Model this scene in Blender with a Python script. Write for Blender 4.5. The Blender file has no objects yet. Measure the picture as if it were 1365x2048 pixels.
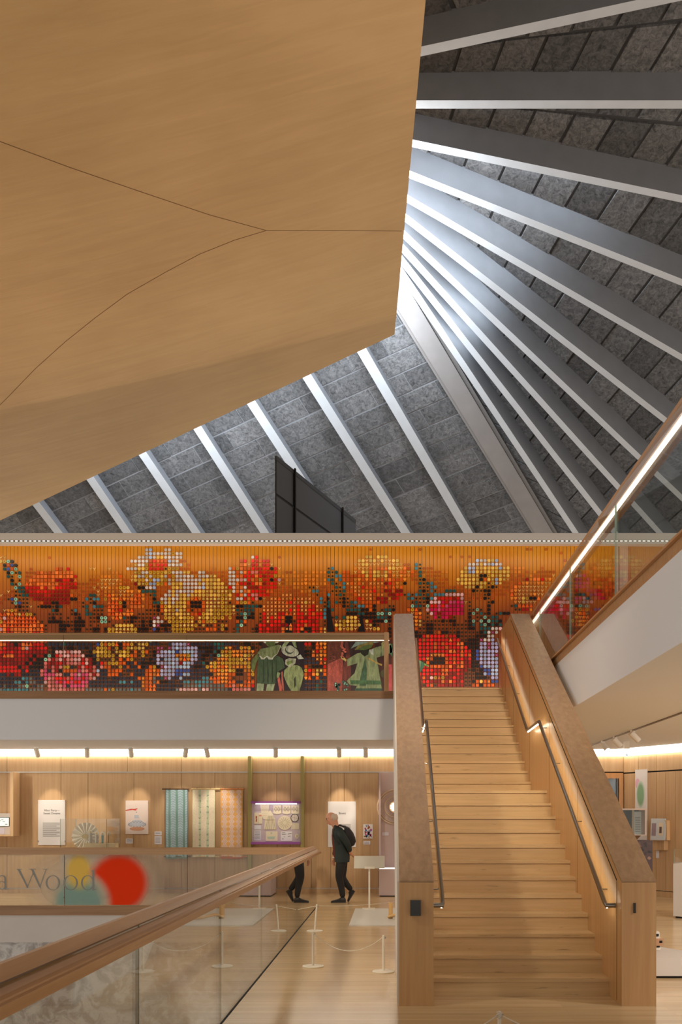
import bpy, bmesh, math, random
from mathutils import Vector, Matrix
from mathutils import noise as mnoise
random.seed(7)
sc = bpy.context.scene
COL = sc.collection

# ---------------------------------------------------------------- camera
F, CX, CY, H = 1780.0, 780.0, 1635.0, 1.65      # focal length in px of a 1365 px wide frame, principal point, eye height
cam_d = bpy.data.cameras.new('camera')
cam = bpy.data.objects.new('camera', cam_d)
COL.objects.link(cam)
cam.location = (0, 0, H)
cam.rotation_euler = (math.pi / 2, 0, 0)
cam_d.sensor_fit = 'HORIZONTAL'
cam_d.sensor_width = 36
cam_d.lens = 36 * F / 1365
cam_d.shift_x = -(CX - 682.5) / 1365
cam_d.shift_y = (CY - 1024) / 1365
cam_d.clip_end = 200
sc.camera = cam

# ---------------------------------------------------------------- world, exposure
sc.view_settings.view_transform = 'Standard'
sc.view_settings.look = 'None'
sc.view_settings.gamma = 1
sc.view_settings.use_curve_mapping = False
sc.view_settings.exposure = 0.0
sc.cycles.max_bounces = 8
sc.cycles.diffuse_bounces = 4
sc.cycles.glossy_bounces = 4
sc.cycles.transparent_max_bounces = 24
sc.cycles.caustics_reflective = False
sc.cycles.caustics_refractive = False
sc.cycles.sample_clamp_indirect = 4
w = bpy.data.worlds.new('world')
sc.world = w
w.use_nodes = True
w.node_tree.nodes['Background'].inputs[0].default_value = (1.0, 0.92, 0.83, 1)
w.node_tree.nodes['Background'].inputs[1].default_value = 1.0


def light(name, kind, loc, target, energy, color, size=1.0, size_y=None, spot=None, blend=0.6):
    l = bpy.data.lights.new(name, kind)
    l.energy = energy
    l.color = color
    if kind == 'AREA':
        l.size = size
        if size_y:
            l.shape = 'RECTANGLE'
            l.size_y = size_y
    elif kind == 'SPOT':
        l.spot_size = math.radians(spot)
        l.spot_blend = blend
        l.shadow_soft_size = size
    o = bpy.data.objects.new(name, l)
    COL.objects.link(o)
    o.location = loc
    d = Vector(target) - Vector(loc)
    o.rotation_euler = d.to_track_quat('-Z', 'Y').to_euler()
    return o


WARM = (1.0, 0.88, 0.70)
COOL = (0.70, 0.84, 1.0)
# ceiling lamps of the hall, above the frame; the last is an added fill
light('hall_spot', 'SPOT', (1.2, 3.5, 9.5), (1.2, 13.5, 3.0), 2050, WARM, 0.35, spot=40, blend=0.9)
light('hall_spot', 'SPOT', (-0.6, 3.5, 9.5), (-0.4, 12.0, 0.0), 600, WARM, 0.35, spot=36, blend=0.9)
light('hall_spot', 'SPOT', (-8.0, 4.0, 9.5), (-0.6, 12.0, 0.2), 2600, WARM, 0.35, spot=44, blend=0.9)
# added unseen spots under the gallery, their floor bounce brightens the soffit
light('gallery_fill', 'SPOT', (5.2, 6.5, 3.0), (5.0, 9.0, 0.0), 560, (1.0, 0.96, 0.90), 0.1, spot=120, blend=0.8)
light('gallery_fill', 'SPOT', (7.4, 11.0, 3.0), (6.2, 13.0, 0.0), 500, (1.0, 0.96, 0.90), 0.1, spot=120, blend=0.8)
# added unseen spot left of the frame, brightens the corridor
light('corridor_fill', 'SPOT', (-9.2, 17.6, 3.0), (-6.5, 17.8, 0.0), 200, WARM, 0.1, spot=130, blend=0.8)
# added unseen spot left of the frame, brightens the stone wall below
light('lower_fill', 'SPOT', (-9.5, 8.0, -2.6), (-4.5, 17.0, -1.4), 150, (1.0, 0.93, 0.84), 0.1, spot=80, blend=0.8)
# rooflights between the shell and the ribbed roof
light('roof_area_light', 'AREA', (-0.7, 19.75, 14.9), (4.0, 19.75, 15.1), 1150, COOL, 3.4, 0.8)
light('roof_area_light', 'AREA', (-1.6, 22.3, 14.2), (-0.9, 26.5, 12.6), 480, COOL, 5.0, 0.8)
light('roof_area_light', 'AREA', (-6.6, 24.2, 12.7), (-5.6, 28.5, 11.0), 480, COOL, 6.0, 0.8)
# lamp trough along the top of the mural
light('mural_wash', 'AREA', (-2.3, 18.9, 7.35), (-2.3, 19.36, 7.0), 15, (1.0, 0.88, 0.70), 13.5, 0.10)
# added unseen fill lights from below, washing the mural, shell and ribs
light('mural_wash', 'AREA', (-2.3, 18.1, 4.06), (-2.3, 19.36, 5.4), 110, (1.0, 0.88, 0.70), 13.5, 0.10)
light('fill_uplight', 'AREA', (-6.0, 18.0, 4.15), (-5.6, 15.0, 12.0), 60, (1.0, 0.84, 0.62), 10.0, 1.0)
light('fill_uplight', 'AREA', (6.0, 11.0, 4.15), (6.0, 13.0, 14.0), 420, (1.0, 0.93, 0.84), 4.0, 9.0)
light('fill_uplight', 'SPOT', (-3.0, 0.5, 2.8), (-3.5, 11.0, 12.5), 130, WARM, 0.4, spot=90, blend=1.0)

# ---------------------------------------------------------------- helpers


def P(px, py, d):
    """the point of the place seen at photograph position px, py at depth d"""
    return Vector(((px - CX) * d / F, d, H + (CY - py) * d / F))


def X(px, d):
    return (px - CX) * d / F


def Z(py, d):
    return H + (CY - py) * d / F


def S(r, g, b):
    def f(c):
        c /= 255.0
        return c / 12.92 if c <= 0.04045 else ((c + 0.055) / 1.055) ** 2.4
    return (f(r), f(g), f(b), 1.0)


def node(nt, t, **kw):
    n = nt.nodes.new(t)
    for k, v in kw.items():
        setattr(n, k, v)
    return n


def new_mat(name):
    m = bpy.data.materials.new(name)
    m.use_nodes = True
    nt = m.node_tree
    return m, nt, nt.nodes['Principled BSDF']


def plain(name, c, rough=0.5, metal=0.0, spec=0.5, bump=0.0, bscale=30, var=0.0, vscale=4.0):
    m, nt, b = new_mat(name)
    b.inputs['Base Color'].default_value = c
    b.inputs['Roughness'].default_value = rough
    b.inputs['Metallic'].default_value = metal
    b.inputs['Specular IOR Level'].default_value = spec
    if var or bump:
        tc = node(nt, 'ShaderNodeTexCoord')
    if var:
        n = node(nt, 'ShaderNodeTexNoise')
        n.inputs['Scale'].default_value = vscale
        n.inputs['Detail'].default_value = 5
        nt.links.new(tc.outputs['Object'], n.inputs['Vector'])
        r = node(nt, 'ShaderNodeValToRGB')
        r.color_ramp.elements[0].position = 0.3
        r.color_ramp.elements[1].position = 0.7
        r.color_ramp.elements[0].color = tuple(x * (1 - var) for x in c[:3]) + (1,)
        r.color_ramp.elements[1].color = tuple(min(1, x * (1 + var)) for x in c[:3]) + (1,)
        nt.links.new(n.outputs['Fac'], r.inputs['Fac'])
        nt.links.new(r.outputs['Color'], b.inputs['Base Color'])
    if bump:
        n2 = node(nt, 'ShaderNodeTexNoise')
        n2.inputs['Scale'].default_value = bscale
        nt.links.new(tc.outputs['Object'], n2.inputs['Vector'])
        bp = node(nt, 'ShaderNodeBump')
        bp.inputs['Strength'].default_value = bump
        bp.inputs['Distance'].default_value = 0.02
        nt.links.new(n2.outputs['Fac'], bp.inputs['Height'])
        nt.links.new(bp.outputs['Normal'], b.inputs['Normal'])
    return m


def wood(name, c1, c2, axis='Z', rough=0.4, k=1.0, spec=0.4, planks=None, rnd=0.0):
    """timber with the grain along an axis; planks = width of printed board joints (far floors only)"""
    m, nt, b = new_mat(name)
    tc = node(nt, 'ShaderNodeTexCoord')
    mp = node(nt, 'ShaderNodeMapping')
    s = {'X': (0.5, 14, 14), 'Y': (14, 0.5, 14), 'Z': (14, 14, 0.5)}[axis]
    mp.inputs['Scale'].default_value = tuple(v * k for v in s)
    nt.links.new(tc.outputs['Object'], mp.inputs['Vector'])
    n = node(nt, 'ShaderNodeTexNoise')
    n.inputs['Scale'].default_value = 1.6
    n.inputs['Detail'].default_value = 6
    n.inputs['Roughness'].default_value = 0.65
    n.inputs['Distortion'].default_value = 0.4
    nt.links.new(mp.outputs['Vector'], n.inputs['Vector'])
    r = node(nt, 'ShaderNodeValToRGB')
    r.color_ramp.elements[0].position = 0.28
    r.color_ramp.elements[1].position = 0.72
    r.color_ramp.elements[0].color = c1
    r.color_ramp.elements[1].color = c2
    nt.links.new(n.outputs['Fac'], r.inputs['Fac'])
    out = r.outputs['Color']
    if rnd:
        oi = node(nt, 'ShaderNodeObjectInfo')
        mr = node(nt, 'ShaderNodeMapRange')
        mr.inputs['To Min'].default_value = 1 - rnd
        mr.inputs['To Max'].default_value = 1 + rnd
        nt.links.new(oi.outputs['Random'], mr.inputs['Value'])
        hs = node(nt, 'ShaderNodeHueSaturation')
        nt.links.new(mr.outputs['Result'], hs.inputs['Value'])
        nt.links.new(out, hs.inputs['Color'])
        out = hs.outputs['Color']
    if planks:
        mp2 = node(nt, 'ShaderNodeMapping')
        if axis == 'Y':
            mp2.inputs['Rotation'].default_value = (0, 0, math.pi / 2)
        nt.links.new(tc.outputs['Object'], mp2.inputs['Vector'])
        br = node(nt, 'ShaderNodeTexBrick')
        br.offset = 0.37
        br.inputs['Scale'].default_value = 1.0
        br.inputs['Brick Width'].default_value = 2.4
        br.inputs['Row Height'].default_value = planks
        br.inputs['Mortar Size'].default_value = 0.0022
        br.inputs['Mortar Smooth'].default_value = 0.4
        br.inputs['Color1'].default_value = (0.90, 0.89, 0.88, 1)
        br.inputs['Color2'].default_value = (1.06, 1.05, 1.04, 1)
        br.inputs['Mortar'].default_value = (0.84, 0.81, 0.77, 1)
        nt.links.new(mp2.outputs['Vector'], br.inputs['Vector'])
        mx = node(nt, 'ShaderNodeMix', data_type='RGBA', blend_type='MULTIPLY')
        mx.inputs[0].default_value = 1.0
        nt.links.new(out, mx.inputs[6])
        nt.links.new(br.outputs['Color'], mx.inputs[7])
        out = mx.outputs[2]
    nt.links.new(out, b.inputs['Base Color'])
    b.inputs['Roughness'].default_value = rough
    b.inputs['Specular IOR Level'].default_value = spec
    bp = node(nt, 'ShaderNodeBump')
    bp.inputs['Strength'].default_value = 0.06
    bp.inputs['Distance'].default_value = 0.01
    nt.links.new(n.outputs['Fac'], bp.inputs['Height'])
    nt.links.new(bp.outputs['Normal'], b.inputs['Normal'])
    return m


def scuffs(m):
    """dark knocks and filled cracks in the timber"""
    nt = m.node_tree
    b = nt.nodes['Principled BSDF']
    src = b.inputs['Base Color'].links[0].from_socket
    tc = node(nt, 'ShaderNodeTexCoord')
    mp = node(nt, 'ShaderNodeMapping')
    mp.inputs['Scale'].default_value = (2.2, 9, 30)
    nt.links.new(tc.outputs['Object'], mp.inputs['Vector'])
    n = node(nt, 'ShaderNodeTexNoise')
    n.inputs['Scale'].default_value = 1.5
    n.inputs['Detail'].default_value = 4
    nt.links.new(mp.outputs['Vector'], n.inputs['Vector'])
    r = node(nt, 'ShaderNodeValToRGB')
    r.color_ramp.elements[0].position = 0.66
    r.color_ramp.elements[1].position = 0.74
    r.color_ramp.elements[0].color = (0, 0, 0, 1)
    r.color_ramp.elements[1].color = (0.75, 0.75, 0.75, 1)
    nt.links.new(n.outputs['Fac'], r.inputs['Fac'])
    mx = node(nt, 'ShaderNodeMix', data_type='RGBA')
    nt.links.new(r.outputs['Color'], mx.inputs[0])
    nt.links.new(src, mx.inputs[6])
    mx.inputs[7].default_value = S(98, 74, 48)
    nt.links.new(mx.outputs[2], b.inputs['Base Color'])
    return m


def emit(name, c, strength):
    m, nt, b = new_mat(name)
    b.inputs['Base Color'].default_value = (0.8, 0.8, 0.8, 1)
    b.inputs['Emission Color'].default_value = c
    b.inputs['Emission Strength'].default_value = strength
    return m


def glass(name, tint=(0.93, 0.95, 0.93, 1), gain=1.0):
    """flat pane: straight-through transmission with Schlick reflection, the same from both sides"""
    m, nt, b = new_mat(name)
    nt.nodes.remove(b)
    out = nt.nodes['Material Output']
    geo = node(nt, 'ShaderNodeNewGeometry')
    dot = node(nt, 'ShaderNodeVectorMath', operation='DOT_PRODUCT')
    nt.links.new(geo.outputs['Incoming'], dot.inputs[0])
    nt.links.new(geo.outputs['Normal'], dot.inputs[1])
    ab = node(nt, 'ShaderNodeMath', operation='ABSOLUTE')
    nt.links.new(dot.outputs['Value'], ab.inputs[0])
    om = node(nt, 'ShaderNodeMath', operation='SUBTRACT')
    om.inputs[0].default_value = 1.0
    nt.links.new(ab.outputs[0], om.inputs[1])
    pw = node(nt, 'ShaderNodeMath', operation='POWER')
    pw.inputs[1].default_value = 5.0
    nt.links.new(om.outputs[0], pw.inputs[0])
    ma = node(nt, 'ShaderNodeMath', operation='MULTIPLY_ADD')
    ma.inputs[1].default_value = 0.96 * gain
    ma.inputs[2].default_value = 0.04 * gain
    nt.links.new(pw.outputs[0], ma.inputs[0])
    ma.use_clamp = True
    tr = node(nt, 'ShaderNodeBsdfTransparent')
    tr.inputs['Color'].default_value = tint
    gl = node(nt, 'ShaderNodeBsdfGlossy')
    gl.inputs['Roughness'].default_value = 0.0
    mx = node(nt, 'ShaderNodeMixShader')
    nt.links.new(ma.outputs[0], mx.inputs['Fac'])
    nt.links.new(tr.outputs[0], mx.inputs[1])
    nt.links.new(gl.outputs[0], mx.inputs[2])
    nt.links.new(mx.outputs[0], out.inputs['Surface'])
    return m


class MB:
    """collects boxes, prisms and tubes; build() links them as one mesh object"""

    def __init__(self):
        self.v, self.f, self.mi, self.c = [], [], [], []
        self.cur = 0
        self.col = None

    def add(self, vs, fs):
        o = len(self.v)
        self.v += [tuple(p) for p in vs]
        for f in fs:
            self.f.append(tuple(i + o for i in f))
            self.mi.append(self.cur)
            self.c.append(self.col)
        return self

    def box(self, x0, x1, y0, y1, z0, z1):
        vs = [(x, y, z) for z in (z0, z1) for y in (y0, y1) for x in (x0, x1)]
        return self.add(vs, [(0, 2, 3, 1), (4, 5, 7, 6), (0, 1, 5, 4), (2, 6, 7, 3), (0, 4, 6, 2), (1, 3, 7, 5)])

    def hexa(self, a, b):
        """solid between two rings of equal length"""
        n = len(a)
        fs = [tuple(reversed(range(n))), tuple(range(n, 2 * n))]
        fs += [(i, (i + 1) % n, n + (i + 1) % n, n + i) for i in range(n)]
        return self.add(list(a) + list(b), fs)

    def prism(self, pts, vec):
        v = Vector(vec)
        return self.hexa([Vector(p) for p in pts], [Vector(p) + v for p in pts])

    def beam(self, a, b, wdt, hgt, up=(0, 0, 1), off=0.0):
        """bar from a to b: a-b is the middle of the lower face, hgt rises along up"""
        a, b = Vector(a), Vector(b)
        t = (b - a).normalized()
        u = Vector(up)
        u = (u - t * u.dot(t)).normalized()
        s = t.cross(u)
        r = lambda p: [p + s * (wdt / 2) + u * off, p - s * (wdt / 2) + u * off, p - s * (wdt / 2) + u * (off + hgt), p + s * (wdt / 2) + u * (off + hgt)]
        return self.hexa(r(a), r(b))

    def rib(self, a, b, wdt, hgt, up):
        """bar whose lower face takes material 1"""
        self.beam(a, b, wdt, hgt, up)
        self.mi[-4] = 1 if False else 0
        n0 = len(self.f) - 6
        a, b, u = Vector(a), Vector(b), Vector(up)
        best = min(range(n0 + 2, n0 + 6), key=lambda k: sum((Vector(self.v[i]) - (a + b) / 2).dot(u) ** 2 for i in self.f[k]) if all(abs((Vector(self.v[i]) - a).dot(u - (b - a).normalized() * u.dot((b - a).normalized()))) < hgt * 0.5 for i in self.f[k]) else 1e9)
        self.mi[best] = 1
        return self

    def tube(self, pts, r, n=8, cap=True):
        pts = [Vector(p) for p in pts]
        rs = r if isinstance(r, (list, tuple)) else [r] * len(pts)
        rings = []
        prev = None
        for i, p in enumerate(pts):
            a = pts[max(i - 1, 0)]
            b = pts[min(i + 1, len(pts) - 1)]
            t = (b - a).normalized()
            if prev is None:
                u = t.orthogonal().normalized()
            else:
                u = prev - t * prev.dot(t)
                u = u.normalized() if u.length > 1e-6 else t.orthogonal().normalized()
            prev = u
            v = t.cross(u)
            rings.append([p + (u * math.cos(2 * math.pi * k / n) + v * math.sin(2 * math.pi * k / n)) * rs[i] for k in range(n)])
        vs = [q for ring in rings for q in ring]
        fs = []
        for i in range(len(rings) - 1):
            for k in range(n):
                fs.append((i * n + k, i * n + (k + 1) % n, (i + 1) * n + (k + 1) % n, (i + 1) * n + k))
        if cap:
            fs.append(tuple(reversed(range(n))))
            fs.append(tuple((len(rings) - 1) * n + k for k in range(n)))
        return self.add(vs, fs)

    def lathe(self, c, prof, n=24):
        """profile of (radius, height) pairs turned about a vertical axis through c"""
        c = Vector(c)
        vs, fs = [], []
        for r, z in prof:
            for k in range(n):
                a = 2 * math.pi * k / n
                vs.append(c + Vector((r * math.cos(a), r * math.sin(a), z)))
        for i in range(len(prof) - 1):
            for k in range(n):
                fs.append((i * n + k, i * n + (k + 1) % n, (i + 1) * n + (k + 1) % n, (i + 1) * n + k))
        fs.append(tuple(reversed(range(n))))
        fs.append(tuple((len(prof) - 1) * n + k for k in range(n)))
        return self.add(vs, fs)

    def build(self, name, mats, parent=None, smooth=False, **props):
        me = bpy.data.meshes.new(name)
        me.from_pydata(self.v, [], self.f)
        if not isinstance(mats, (list, tuple)):
            mats = [mats]
        for m in mats:
            me.materials.append(m)
        me.polygons.foreach_set('material_index', self.mi)
        if self.c and self.c[0] is not None:
            at = me.color_attributes.new('Col', 'FLOAT_COLOR', 'CORNER')
            buf = []
            for p in me.polygons:
                buf += list(self.c[p.index]) * p.loop_total
            at.data.foreach_set('color', buf)
        bm = bmesh.new()
        bm.from_mesh(me)
        bmesh.ops.recalc_face_normals(bm, faces=bm.faces)
        bm.to_mesh(me)
        bm.free()
        if smooth:
            me.polygons.foreach_set('use_smooth', [True] * len(me.polygons))
            try:
                me.set_sharp_from_angle(angle=math.radians(40))
            except Exception:
                pass
        o = bpy.data.objects.new(name, me)
        COL.objects.link(o)
        if parent:
            o.parent = parent
        for k, v in props.items():
            o[k] = v
        return o


def empty(name, loc=(0, 0, 0), **props):
    """an Empty at the thing's base; children are given in world coordinates through adopt()"""
    o = bpy.data.objects.new(name, None)
    COL.objects.link(o)
    o.location = loc
    o.empty_display_size = 0.2
    for k, v in props.items():
        o[k] = v
    return o


def thing(name, label, cat, loc=(0, 0, 0), group=None):
    o = empty(name, loc, label=label, category=cat)
    if group:
        o['group'] = group
    return o


def adopt(root):
    """children were built in world coordinates: keep them there although the root stands at its base"""
    for c in root.children:
        c.matrix_parent_inverse = Matrix.Translation(-Vector(root.location))


def copy_tree(o, parent=None):
    c = o.copy()
    COL.objects.link(c)
    c.parent = parent
    if parent is not None:
        c.matrix_parent_inverse = o.matrix_parent_inverse.copy()
    for ch in list(o.children):
        copy_tree(ch, c)
    return c


def tag(o, label, cat, group=None):
    o['label'] = label
    o['category'] = cat
    if group:
        o['group'] = group
    return o

# ---------------------------------------------------------------- materials


M = {}
M['floor'] = wood('oak_floor', S(190, 160, 118), S(216, 190, 150), 'X', 0.2, 0.6, 0.5, planks=0.125)
M['upfloor'] = wood('oak_floor_upper', S(188, 152, 108), S(214, 182, 138), 'X', 0.3, 0.6, 0.5, planks=0.125)
M['panel'] = wood('oak_panel', S(184, 148, 108), S(203, 169, 129), 'Z', 0.45, 0.8, 0.3, rnd=0.05)
M['stair'] = wood('oak_tread', S(194, 162, 116), S(220, 190, 144), 'X', 0.32, 0.8, 0.45, rnd=0.04)
scuffs(M['stair'])
M['rail_y'] = wood('oak_rail', S(170, 126, 84), S(196, 152, 108), 'Y', 0.38, 0.8, 0.4)
M['rail_x'] = wood('oak_rail_cross', S(170, 130, 90), S(192, 152, 110), 'X', 0.38, 0.8, 0.4)
M['post'] = wood('oak_post', S(184, 140, 94), S(206, 164, 116), 'Z', 0.4, 0.7, 0.4)
M['inner'] = wood('oak_stair_side', S(186, 144, 94), S(208, 168, 118), 'Z', 0.32, 0.6, 0.45)
M['white'] = plain('white_plaster', S(206, 198, 190), 0.7, var=0.02, vscale=2)
M['ceil'] = plain('white_ceiling', S(228, 230, 234), 0.75)
M['grey_trim'] = plain('grey_coping', S(205, 198, 190), 0.6)
M['dark'] = plain('dark_gap', S(22, 18, 14), 0.8)
M['rib_face'] = plain('rib_soffit_lit', S(176, 174, 172), 0.65, var=0.04, vscale=3)  # paler than the sides: light from below put into the colour
M['rib'] = plain('rib_concrete_shaded', S(122, 121, 122), 0.65, var=0.05, vscale=3, bump=0.1, bscale=40)  # rib sides darkened in colour, as faces turned from the light
M['cap_x'] = wood('oak_edge', S(140, 104, 72), S(168, 130, 94), 'X', 0.4, 0.8, 0.3)
M['cap'] = wood('oak_cap_shaded', S(150, 118, 88), S(178, 144, 110), 'Y', 0.4, 0.8, 0.4)  # cap oak darkened, the dim light on its top put into colour
M['bulk'] = plain('charcoal_panel', S(66, 64, 64), 0.7, bump=0.05)
M['steel'] = plain('brushed_steel', S(150, 146, 140), 0.28, metal=1.0)
M['alu'] = plain('aluminium_trim', S(196, 192, 186), 0.35, metal=0.6)
M['black'] = plain('black_plastic', S(24, 20, 18), 0.2)
M['led'] = emit('led_warm', (1.0, 0.87, 0.66, 1), 20)
M['led_hi'] = emit('led_white', (1.0, 0.88, 0.72, 1), 4.5)
M['led_soft'] = emit('led_soft', (1.0, 0.88, 0.70, 1), 1.7)
M['cove'] = emit('cove_diffuser', (1.0, 0.90, 0.74, 1), 9.0)
M['led_dot'] = emit('led_dot', (1.0, 0.90, 0.72, 1), 1.6)
M['glass'] = glass('clear_glass')
M['glass_near'] = glass('reflective_glass', (0.93, 0.95, 0.93, 1), 1.6)
M['acrylic'] = glass('clear_acrylic', (0.985, 0.99, 0.985, 1), 0.8)
M['edge'] = plain('glass_edge', S(38, 50, 44), 0.2)
M['edge_l'] = plain('glass_edge_light', S(150, 172, 160), 0.15)
M['enamel'] = plain('white_enamel', S(226, 216, 200), 0.4)
M['track'] = plain('track_white', S(236, 230, 220), 0.4)
M['lens'] = emit('lamp_lens', (1.0, 0.9, 0.78, 1), 8)
M['paper'] = plain('white_paper', S(226, 222, 222), 0.7)
M['ink'] = plain('grey_ink', S(92, 90, 92), 0.8)
M['label'] = plain('label_card', S(222, 220, 228), 0.7)

# ================================================================ THE SETTING
D0 = 16.6      # depth of the balcony edges
DW = 19.4      # depth of the back wall
UP = 4.0       # upper floor level
XE = -1.36     # edge of the void beside the walkway
XG = 2.42      # edge of the upper gallery


def plan(pts, z0, z1):
    m = MB()
    m.prism([(x, y, z0) for x, y in pts], (0, 0, z1 - z0))
    return m


# floors
m = plan([(XE, -3), (9, -3), (9, DW), (-14, DW), (-14, D0), (XE, D0)], -0.17, 0.0)
m.build('floor', M['floor'], kind='structure')
m = plan([(-14, D0), (0.386, D0), (0.386, 16.13), (2.03, 16.13), (2.03, D0), (XG, D0), (XG, 2), (9, 2), (9, DW + 6), (-14, DW + 6)], 3.87, UP)
m.build('floor_upper', M['rail_x'], kind='structure')
MB().box(-14, XE - 0.0, D0 - 0.022, D0 - 0.0005, -0.172, 0.012).build('trim_7', M['cap_x'], kind='structure', label='brown oak edge of the floor along the void')
MB().box(-14, 0.07, D0 - 0.022, D0 - 0.0005, 3.865, UP + 0.01).build('trim_8', M['cap_x'], kind='structure', label='brown oak edge of the upper floor')
lower = plain('lower_stone_floor', S(120, 108, 94), 0.5, var=0.16, vscale=2.2)
m = MB().box(-14, XE, -3, 17.2, -4.4, -4.2)
m.build('floor_lower', lower, kind='structure')
# white slab edges
m = plan([(XE, -3), (XE + 0.3, -3), (XE + 0.3, D0 + 0.3), (-14, D0 + 0.3), (-14, D0), (XE, D0)], -0.68, -0.17)
m.build('trim_1', M['white'], kind='structure')


def stone_mat():
    mt, nt, b = new_mat('veined_stone')
    tc = node(nt, 'ShaderNodeTexCoord')
    n = node(nt, 'ShaderNodeTexNoise')
    n.inputs['Scale'].default_value = 3.4
    n.inputs['Detail'].default_value = 12
    n.inputs['Roughness'].default_value = 0.7
    n.inputs['Distortion'].default_value = 1.0
    nt.links.new(tc.outputs['Object'], n.inputs['Vector'])
    r = node(nt, 'ShaderNodeValToRGB')
    e = r.color_ramp.elements
    e[0].position, e[0].color = 0.36, S(164, 152, 142)
    e[1].position, e[1].color = 0.56, S(222, 216, 210)
    q = r.color_ramp.elements.new(0.45)
    q.color = S(178, 170, 164)
    nt.links.new(n.outputs['Fac'], r.inputs['Fac'])
    nt.links.new(r.outputs['Color'], b.inputs['Base Color'])
    b.inputs['Roughness'].default_value = 0.5
    return mt


m = MB().box(-14, XE, 17.2, 17.4, -4.4, -0.17)
m.build('wall_lower', stone_mat(), kind='structure')

# lower ceiling: underside of the upper floor, with a cove along the walls
m = plan([(-14, D0), (XG, D0), (XG, 2), (9, 2), (9, 12.1), (4.82, 18.9), (-14, 18.9)], 3.1, 3.87)
m.build('ceiling', M['ceil'], kind='structure')
m = MB().box(-14, 5.1, 19.34, 19.39, 2.985, 3.17)
m.build('trim_2', M['cove'], kind='structure', label='glowing cove along the top of the back wall')
WR0, WR1 = Vector((5.1, DW, 0)), Vector((9.0, 13.06, 0))
wt = (WR1 - WR0).normalized()
wn = Vector((wt.y, -wt.x, 0))
if wn.x > 0:
    wn = -wn


def wr(s, o, z):
    p = WR0 + wt * s + wn * o
    return Vector((p.x, p.y, z))


def wrbox(mb, s0, s1, o0, o1, z0, z1):
    return mb.hexa([wr(s0, o0, z0), wr(s1, o0, z0), wr(s1, o1, z0), wr(s0, o1, z0)], [wr(s0, o0, z1), wr(s1, o0, z1), wr(s1, o1, z1), wr(s0, o1, z1)])


wrbox(MB(), 0.05, 7, 0.02, 0.06, 2.985, 3.17).build('trim_3', M['cove'], kind='structure', label='glowing cove along the top of the angled wall')
# cove cap
plan([(-14, 18.8), (4.7, 18.8), (8.9, 12.0), (9.3, 12.6), (5.3, DW + 0.15), (-14, DW + 0.15)], 3.4, 3.45).build('trim_4', M['ceil'], kind='structure')

# back wall: timber panels one by one on a dark ground
wb = empty('wall_back', (-3, DW, 0), kind='structure')
MB().box(-14, 5.2, DW + 0.035, DW + 0.2, 0, 3.87).build('backing', M['dark'], wb)
low = [-190, -95, 14, 122, 176, 268, 363, 430, 500, 554, 581, 662, 689, 758, 850, 950, 1050, 1150, 1206]
upp = [-190, -60, 14, 122, 255, 363, 500, 604, 700, 806, 920, 1040, 1150, 1248]
g = 0.004
for a, b in zip(low[:-1], low[1:]):
    MB().box(X(a, DW) + g, X(b, DW) - g, DW, DW + 0.03, 0.115, 2.625).build('panel', M['panel'], wb)
for a, b in zip(upp[:-1], upp[1:]):
    MB().box(X(a, DW) + g, X(b, DW) - g, DW, DW + 0.03, 2.65, 3.02).build('panel', M['panel'], wb)
MB().box(-14, 4.64, DW - 0.012, DW + 0.03, 2.627, 2.648).build('picture_rail', M['alu'], wb)
MB().box(-14, 4.64, DW - 0.004, DW + 0.03, 0.0, 0.098).build('skirting', M['panel'], wb)
MB().box(-14, 4.64, DW - 0.008, DW + 0.03, 0.1, 0.113).build('skirting_trim', M['alu'], wb)
adopt(wb)

# door at the end of the back wall
dr = empty('door_1', (4.87, DW, 0), kind='structure')
m = MB()
m.box(4.645, 4.745, DW - 0.03, DW + 0.03, 0, 2.62)
m.box(4.995, 5.085, DW - 0.03, DW + 0.03, 0, 2.62)
m.box(4.745, 4.995, DW - 0.03, DW + 0.03, 2.50, 2.62)
m.build('door_frame', wood('door_oak', S(184, 126, 66), S(204, 148, 88), 'Z', 0.4), dr)
m = MB().box(4.745, 4.995, DW + 0.02, DW + 0.03, 0, 2.5)
blue = plain('blue_grey_pane', S(112, 128, 142), 0.08, spec=0.8)
m.build('pane', blue, dr)
MB().box(4.945, 4.97, DW - 0.02, DW + 0.02, 0, 2.5).build('pull_bar', plain('grey_bar', S(96, 92, 92), 0.4), dr)
adopt(dr)

# angled wall on the right
wq = empty('wall_right', (6.5, 17.1, 0), kind='structure')
wrbox(MB(), -0.02, 7.4, -0.2, -0.03, 0, 3.87).build('backing', M['dark'], wq)
for a, b in zip([0.0, 0.42, 0.92, 1.16, 1.42, 1.66, 1.9, 2.4, 3.0, 3.8, 4.8, 6.0], [0.42, 0.92, 1.16, 1.42, 1.66, 1.9, 2.4, 3.0, 3.8, 4.8, 6.0, 7.2]):
    wrbox(MB(), a + g, b - g, -0.03, 0.0, 0.13, 2.60).build('panel', M['panel'], wq)
for a, b in zip([0.0, 0.42, 0.92, 1.6, 2.4, 3.6, 5.2], [0.42, 0.92, 1.6, 2.4, 3.6, 5.2, 7.2]):
    wrbox(MB(), a + g, b - g, -0.03, 0.0, 2.63, 3.0).build('panel', M['panel'], wq)
wrbox(MB(), 0, 7.2, -0.03, 0.005, 0.0, 0.115).build('skirting', M['panel'], wq)
adopt(wq)

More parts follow.
